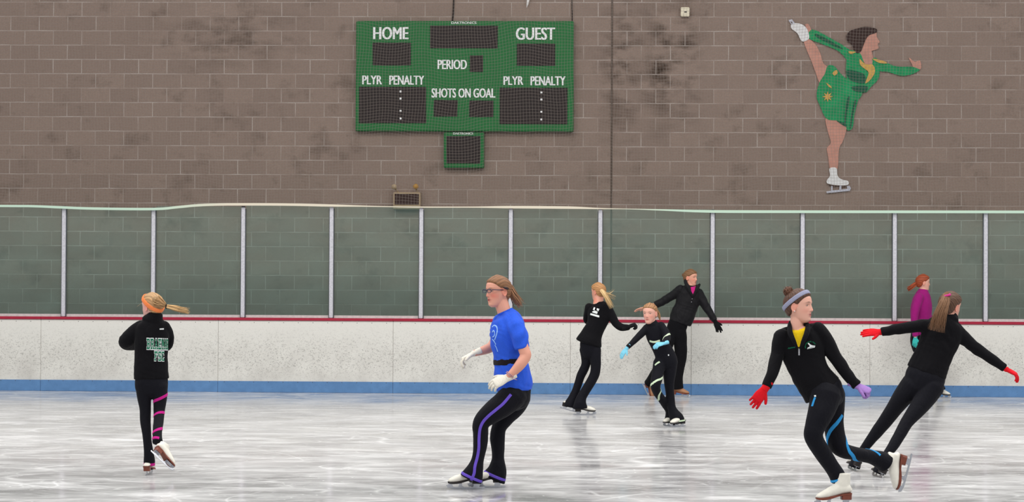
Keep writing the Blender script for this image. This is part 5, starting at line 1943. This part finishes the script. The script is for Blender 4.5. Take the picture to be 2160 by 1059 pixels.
# ---- girl with the bun and grey headband
def girl_bun():
    P = Person('person with hair bun and grey headband in black half-zip over yellow shirt, lunging forward', (1760, 1065), (226, 172, 152), .0034)
    torso = [(1682, 690, 17, 0, .9), (1684, 699, 34, 0, .66), (1688, 715, 45, 0, .58), (1692, 735, 46, 0, .58), (1697, 757, 43.5, 0, .6), (1705, 777, 41, 0, .64), (1714, 795, 41, 0, .7), (1725, 811, 42, 0, .74), (1735, 824, 43.5, 0, .78)]
    aL = [(1649, 711, 17.5, 0), (1643, 730, 15.6, -.01), (1639.5, 747, 14.6, -.02), (1633.5, 770, 13.4, -.06), (1626, 794, 12, -.1), (1616.5, 815, 11.2, -.12)]
    aR = [(1724, 697, 18, 0), (1739, 713, 17, 0), (1751.5, 737, 15.6, 0), (1766, 760, 14.6, -.01), (1782, 783, 13, -.03), (1796, 801, 12, -.05), (1807, 812.5, 11.2, -.06)]
    pelvis = [(1728, 808, 37, 0, .8), (1738, 824, 41, 0, .8), (1746, 838, 37, 0, .78)]
    lF = [(1740, 836, 35, -.04), (1736, 856, 30, -.07), (1728, 878, 26.5, -.1), (1719.5, 900, 22, -.12), (1715.5, 916, 20.5, -.13), (1720.5, 932, 18.8, -.11), (1731, 949, 18.4, -.08), (1742, 966, 17.4, -.05), (1752.5, 982, 16.4, -.03), (1763, 998, 17, 0), (1770, 1012, 18, .01)]
    lB = [(1758, 832, 25, .05), (1759, 858, 23, .07), (1759, 888, 20.5, .08), (1761, 914, 21, .08), (1768.5, 939, 20, .08), (1781, 951, 16.4, .1), (1797, 955.5, 15, .14), (1815, 959, 14.6, .18), (1838, 964, 15.2, .24), (1857, 970, 19, .28), (1868, 977, 21.5, .3)]
    P.head(1685, 646.5, 0, (.88, -.47, .03), .95, lips=(182, 96, 96), brow=(92, 62, 48), blush=.35, iris=(64, 66, 62), up=(.04, 0, 1))
    neck(P, 1681, 688, 14)
    under(P, torso, aL, aR, pelvis, lF, lB)
    P.add(ball(P.p(1614, 820, -.125), .022, .022, .022), ball(P.p(1809, 814, -.06), .022, .022, .022))
    P.finish_body()
    yoke = [(1646, 710, 15, .02), (1662, 700, 11.5, .05), (1680, 697, 9, .07), (1703, 694, 11, .05), (1724, 695, 16, .02)]
    j = P.cloth('jacket', [P.loft(torso[1:], caps=(.25, .1)), P.loft(aL, caps=(1, .2)), P.loft(aR, caps=(1, .2)), P.loft(yoke)], M_BLACK, fold=.0036, seed=20, scale=1.4)
    P.patch('shirt', [(1664, 700), (1672, 696), (1684, 698), (1694, 693), (1701, 690), (1700, 700), (1693, 718), (1686, 735.5), (1684, 735.5), (1678, 724), (1669, 709)], M_YEL, ['body', 'jacket'], P.root, .004, 'yellow shirt in the open collar', 3)
    P.cloth('collar', [P.loft([(1667, 680, 3.4, .03, 1.6), (1665.5, 688, 5, -.01, 1.5), (1667, 702, 6, -.085, .8), (1674, 718, 5, -.125, .6), (1682.5, 735, 2.6, -.135, .7)]),
                       P.loft([(1701, 682, 3.4, .03, 1.6), (1704, 688, 5, -.02, 1.5), (1702, 702, 6, -.10, .8), (1695, 718, 5, -.13, .6), (1687.5, 735, 2.6, -.135, .7)]),
                       P.loft([(1667, 682, 4, .03, 1), (1674, 686, 5.5, .07, 1), (1690, 686, 5.5, .08, 1), (1701, 684, 4, .03, 1)])], M_BLACK, fold=.001, seed=20, parent=j)
    P.cloth('trousers', [P.loft(pelvis), P.loft(lF, caps=(1, .1)), P.loft(lB, caps=(1, .2))], M_NAVYBLK, fold=.0015, seed=21)
    P.stripe('zip', [(1685.5, 735), (1685.6, 742), (1685.6, 749.5)], 3.0, M_ZIP, ['jacket'], j, n=8, label='silver zip pull')
    # club badge: a skate boot under an arc of lettering
    for poly, mt, nm in (([(1703.5, 724.5), (1706, 723.2), (1709, 726.6), (1713, 728.4), (1719, 729.2), (1718.6, 731.6), (1712, 732.4), (1703, 735.2), (1703.6, 733), (1708, 731.2), (1713, 730.2), (1707.5, 729.6)], M_WHITEP, 'white skate badge'),):
        o = P.patch('chest_badge', poly, mt, ['jacket'], j, label=nm)
    P.stripe('badge_blade', [(1702.5, 736), (1709, 734.6), (1718.5, 732.8)], 1.0, M_WHITEP, ['jacket'], j, n=8)
    tv, tf = text_mesh('BRAEMAR FSC', .03)

    def arc(v):
        a = math.radians(200 - 175 * v[0])
        r = 9.6 + 2.6 * v[1]
        return 1709.5 + r * 1.0 * math.cos(a), 731 - r * math.sin(a) * .95
    P.decal('badge_lettering', tv, tf, arc, M_GREENP, ['jacket'], j, .003)['label'] = 'small green lettering in an arc'
    tv, tf = [], []
    rb = random.Random(8)
    for i in range(14):
        x0, y0 = i / 14.0, rb.uniform(0, .3)
        k = len(tv)
        tv += [(x0, y0), (x0 + .045, y0), (x0 + .055, y0 + .7), (x0 + .01, y0 + .7)]
        tf.append([k, k + 1, k + 2, k + 3])
    P.decal('name_stitching', tv, tf, lambda v: (1662.5 + 15.5 * v[0], 736.5 - 2.4 * v[0] - 3.4 * v[1]), M_GREENP, ['jacket'], j, .003)['label'] = 'small green embroidered name'
    P.stripe('leg_stripe', [(1719.5, 838), (1716.5, 846), (1713, 857)], 5.5, M_CYAN, ['trousers'], n=10, label='sky blue leg stripe')
    P.wrap('leg_stripe', lB, [(1742, 934), (1746, 922), (1751, 909), (1757, 899), (1764, 892), (1771, 887.5)], 7.5, M_CYAN, ['trousers'], label='sky blue leg stripe', extra=(20, 60))
    P.wrap('leg_stripe', lB, [(1786, 936), (1791, 949), (1797, 960), (1804, 970)], 7.5, M_CYAN, ['trousers'], label='sky blue leg stripe', extra=(60, 60))
    P.wrap('leg_stripe', lB, [(1841, 950), (1847, 953), (1854, 957.5)], 6.0, M_CYAN, ['trousers'], label='sky blue leg stripe', extra=(30, 10))
    P.band('cuff', P.p(1770, 1011, .01), dirw(1, 0, .25), dirw(0, 1, 0), .017, M_CYAN, ['trousers'], R=.10, label='sky blue trouser cuff')
    P.patch('hem_toggle', [(1718, 834), (1721.5, 833.5), (1722, 837), (1718.5, 837.5)], M_WHITEP, ['jacket', 'trousers'], j, label='small white toggle', cuts=1)
    P.glove(M_REDG, P.hand(P.p(1613, 820.5, -.13), dirw(-.60, -.15, -.80), dirw(-.1, .95, -.2), 1, .95, .34, .12, .3, .0015, cuff=.06), 'red knit glove')
    P.glove(M_LILAC, P.hand(P.p(1808.5, 814, -.06), dirw(.86, -.25, -.38), dirw(-.25, .55, -.75), -1, .92, 1.05, .05, .7, .002, cuff=.06), 'lilac knit glove')
    hl = ([-.12, -.06, -.035, -.02, -.005, .02, .04, .06, .09, .12], [-.072, -.068, -.050, -.006, .018, .014, .036, .056, .078, .082])
    P.hair_cap((84, 56, 42), .012, hl, 26, (0, -.06, .11), .4)
    P.bun('bun', P.p(1663, 615, .02), .034, (96, 62, 44), seed=5)
    P.strands('bun_base', [P.p(1672, 632, .02), P.p(1666, 622, .02)], (88, 58, 42), 24, .030, .02, .003, 22, .3, core=.9)
    P.fly_away('stray_hair', [[P.p(1660, 610, .02), P.p(1655, 604, .02), P.p(1651, 609, .02)], [P.p(1664, 606, .02), P.p(1668, 601, .02), P.p(1672, 606, .02)], [P.p(1658, 618, 0), P.p(1652, 616, 0), P.p(1649, 612, 0)]], (110, 76, 56))
    e = np.array([0, .154, .107]) @ P.HM
    P.band('headband', P.h2w([[0, -.017, .042]])[0], e, np.array([1, 0, 0]) @ P.HM, .028, M_GREYBAND, ['body', 'hair'], R=.22, off=.006, thick=.007, label='lavender-grey headband', n=80)
    h = P.h2w([[.0775, -.002, -.034], [-.0775, -.002, -.034]])
    M_PEARL = plain('pearl', (236, 232, 228), .25, .6)
    for q in h:
        mesh_obj('earring', *ball(q, .0045, .0045, .0045, nu=8, nv=6), M_PEARL, P.root, smooth=True)
    P.skate(on_ground(1763, 1066), dirw(-1, -.14, 0), dirw(0, 0, 1), 1.0, label='white skate boot, front foot', top=.21)
    P.skate(P.p(1915.5, 996, .30), dirw(-.26, -.06, -.96), dirw(-.96, -.1, .26), 1.0, label='white skate boot, raised behind')
    return P


# ---- leaning girl with two red gloves
def girl_redgloves():
    P = Person('person from behind in plain black with two red gloves and long brown ponytail, leaning', (1830, 1000), (222, 164, 144), .004)
    torso = [(2004, 668, 15, 0, .9), (1999, 676, 30, 0, .66), (1993, 692, 41, 0, .58), (1984.5, 712, 42, 0, .58), (1976, 733, 40.5, 0, .6), (1968, 752, 39.5, 0, .62), (1960, 771, 41, 0, .65), (1954, 786, 43, 0, .66)]
    aL = [(1966, 690, 17, 0), (1944, 687.5, 14, 0), (1917, 690.5, 12.2, -.01), (1894, 694, 11.6, -.02), (1872, 698.5, 10, -.03), (1860, 700.5, 9.4, -.03)]
    aR = [(2013, 694, 17, 0), (2033, 713, 14.6, 0), (2059, 735, 12.6, 0), (2083, 751, 11.6, -.01), (2104, 766, 10, -.02), (2119, 776, 9, -.03)]
    pelvis = [(1958, 775, 38, 0, .68), (1952, 795, 42.5, 0, .68), (1946, 812, 40, 0, .66)]
    lL = [(1926, 812, 26, .02), (1905, 836, 21.5, .05), (1887, 861, 17.5, .1), (1868.5, 887, 15.2, .15), (1849, 912, 13, .2), (1829, 938, 10, .24), (1814, 960, 9.6, .27), (1806.5, 974, 11.5, .28), (1802, 986, 13, .28)]
    lR = [(1965, 816, 27, -.02), (1950, 842, 22, -.05), (1932.5, 866, 18, -.08), (1913.5, 890, 14, -.11), (1901, 912, 12.8, -.14), (1887, 936, 11.6, -.17), (1873, 957, 9.8, -.2), (1863, 975, 9.8, -.22), (1857, 988, 12.5, -.23), (1852.5, 998, 13.5, -.23)]
    P.head(2004, 646.5, .02, (.76, .64, -.03), .95, up=(.16, 0, 1))
    neck(P, 2004, 672, 15)
    under(P, torso, aL, aR, pelvis, lL, lR)
    P.add(ball(P.p(1859, 700.5, -.03), .022, .022, .022), ball(P.p(2120, 777, -.03), .022, .022, .022))
    P.finish_body()
    P.cloth('jacket', [P.loft(torso, caps=(.4, .1)), P.loft(aL, caps=(1, .2)), P.loft(aR, caps=(1, .2)), P.loft([(2008, 665, 14, .02, 1), (2004, 673, 19, 0, .9)], caps=(.2, 1))], M_BLACK, fold=.0040, seed=24, scale=1.5)
    P.cloth('trousers', [P.loft(pelvis), P.loft(lL, caps=(1, .1)), P.loft(lR, caps=(1, .1))], M_NAVYBLK, fold=.0012, seed=25)
    P.glove(M_REDG, P.hand(P.p(1857, 700.5, -.03), dirw(-1, -.08, -.02), dirw(.0, .72, -.69), 1, .95, .10, .05, .0, .0012, cuff=.06), 'red knit glove')
    P.glove(M_REDG, P.hand(P.p(2122, 778.5, -.03), dirw(.88, -.1, -.46), dirw(-.45, .3, -.82), 1, .95, .48, .08, .3, .0012, cuff=.06), 'red knit glove')
    P.hair_cap((88, 62, 46), .013, None, 26, (0, -.10, .075), .4)
    tie = P.p(1997, 624, -.10)
    P.strands('ponytail', [P.p(2000, 622, -.09), tie, P.p(1992, 640, -.15), P.p(1985, 660, -.17), P.p(1979, 680, -.17), P.p(1974, 701, -.16)], (132, 97, 70), 420, .020, .068, .0014, 26, .38, core=.6, flat=.5, bulge=.0)
    m = MB().tube([tie + Vector(dirw(math.cos(a) * .9 - .1 * math.sin(a), math.sin(a) * .9, math.cos(a) * .25 + .1)) * .027 for a in np.linspace(0, 6.283, 21)], .009, 8)
    o = m.obj('hair_tie', fabric('magenta_scrunchie', (206, 60, 140), 60, .5), P.hair, smooth=True)
    o['label'] = 'magenta hair tie'
    P.skate(P.p(1797, 991, .30), dirw(-.12, .95, 0), dirw(.36, .05, .93), .97, sole=M_SOLEB, label='white skate boot, far foot', top=.14)
    P.skate(on_ground(1850, 1006), dirw(-.15, .95, 0), dirw(.42, 0, .9), .97, sole=M_SOLEB, label='white skate boot, near foot', top=.14)
    return P


# ---- red-haired girl by the boards
def girl_magenta():
    P = Person('person with curly red ponytail in magenta jacket beside the boards, partly hidden by another skater', (1975, 840), (232, 176, 156), .0052)
    torso = [(1948, 613, 9, 0, .9), (1947, 618, 14, 0, 1.1), (1945, 632, 20, 0, 1.1), (1943.5, 650, 22.5, 0, 1.1), (1942.5, 672, 21.5, 0, 1.05), (1942, 692, 20, 0, 1.05), (1942, 706, 20.5, 0, 1.05)]
    aN = [(1939, 628, 10, -.12), (1933, 646, 9, -.17), (1929, 668, 8, -.19), (1929.5, 690, 7, -.2), (1931, 709, 6.2, -.21)]
    aF = [(1952, 628, 9, .12), (1954, 650, 8, .17), (1960, 670, 7, .18), (1968, 688, 6, .16)]
    pelvis = [(1941, 700, 19, 0, 1.0), (1940, 718, 20, 0, 1.0), (1941, 732, 18, 0, .95)]
    lA = [(1944, 730, 13, -.06), (1955, 755, 11.5, -.06), (1965, 778, 9.5, -.06), (1975, 800, 8.5, -.06), (1983, 816, 8.6, -.06), (1986, 823, 9.5, -.06)]
    lB = [(1940, 730, 13, .06), (1944, 755, 11.5, .06), (1949, 780, 9.5, .06), (1950, 802, 8.5, .06), (1950, 816, 8.6, .06), (1950, 823, 9.5, .06)]
    P.head(1947, 596.5, 0, (.97, .12, 0), .92, lips=(200, 110, 106), brow=(150, 90, 60), blush=.4)
    neck(P, 1948, 612, 7.5)
    under(P, torso, aN, aF, pelvis, lA, lB)
    P.add(ball(P.p(1931, 711, -.21), .022, .022, .022))
    P.add(*P.hand(P.p(1969, 690, .16), dirw(.5, -.1, -.85), dirw(-.5, .3, -.5), -1, .85, .4))
    P.finish_body()
    P.cloth('jacket', [P.loft(torso, caps=(.5, .12)), P.loft(aN, caps=(1, .2)), P.loft(aF, caps=(1, .2)), P.loft([(1948, 611, 10, 0, 1), (1947, 617, 12.5, 0, 1)], caps=(.2, 1))], M_MAG, fold=.003, seed=28,
            label='magenta zip jacket')
    P.cloth('trousers', [P.loft(pelvis), P.loft(lA, caps=(1, .1)), P.loft(lB, caps=(1, .1))], M_NAVYBLK, fold=.0015, seed=29)
    P.glove(M_TEAL, P.hand(P.p(1931, 712, -.21), dirw(-.12, -.1, -1), dirw(.3, .9, 0), 1, .85, .3, .12, .3, .002, cuff=.06), 'teal knit glove')
    P.hair_cap((150, 66, 34), .013, None, 20, (0, -.11, .02), .4)
    P.strands('ponytail', [P.p(1936, 597, 0), P.p(1930, 600, 0), P.p(1922, 606, -.01), P.p(1913, 611, -.01)], (158, 72, 38), 44, .026, .040, .0045, 30, .4, core=.75)
    P.skate(on_ground(1984, 840), dirw(1, -.1, 0), dirw(0, 0, 1), .95, sole=M_SOLEB, label='white skate boot, near foot')
    P.skate(on_ground(1948, 838.4), dirw(1, -.1, 0), dirw(0, 0, 1), .95, sole=M_SOLEB, label='white skate boot, far foot')
    return P


for fn in (girl_orange, girl_blue, girl_logo, girl_stripes, coach, girl_bun, girl_redgloves, girl_magenta):
    fn()
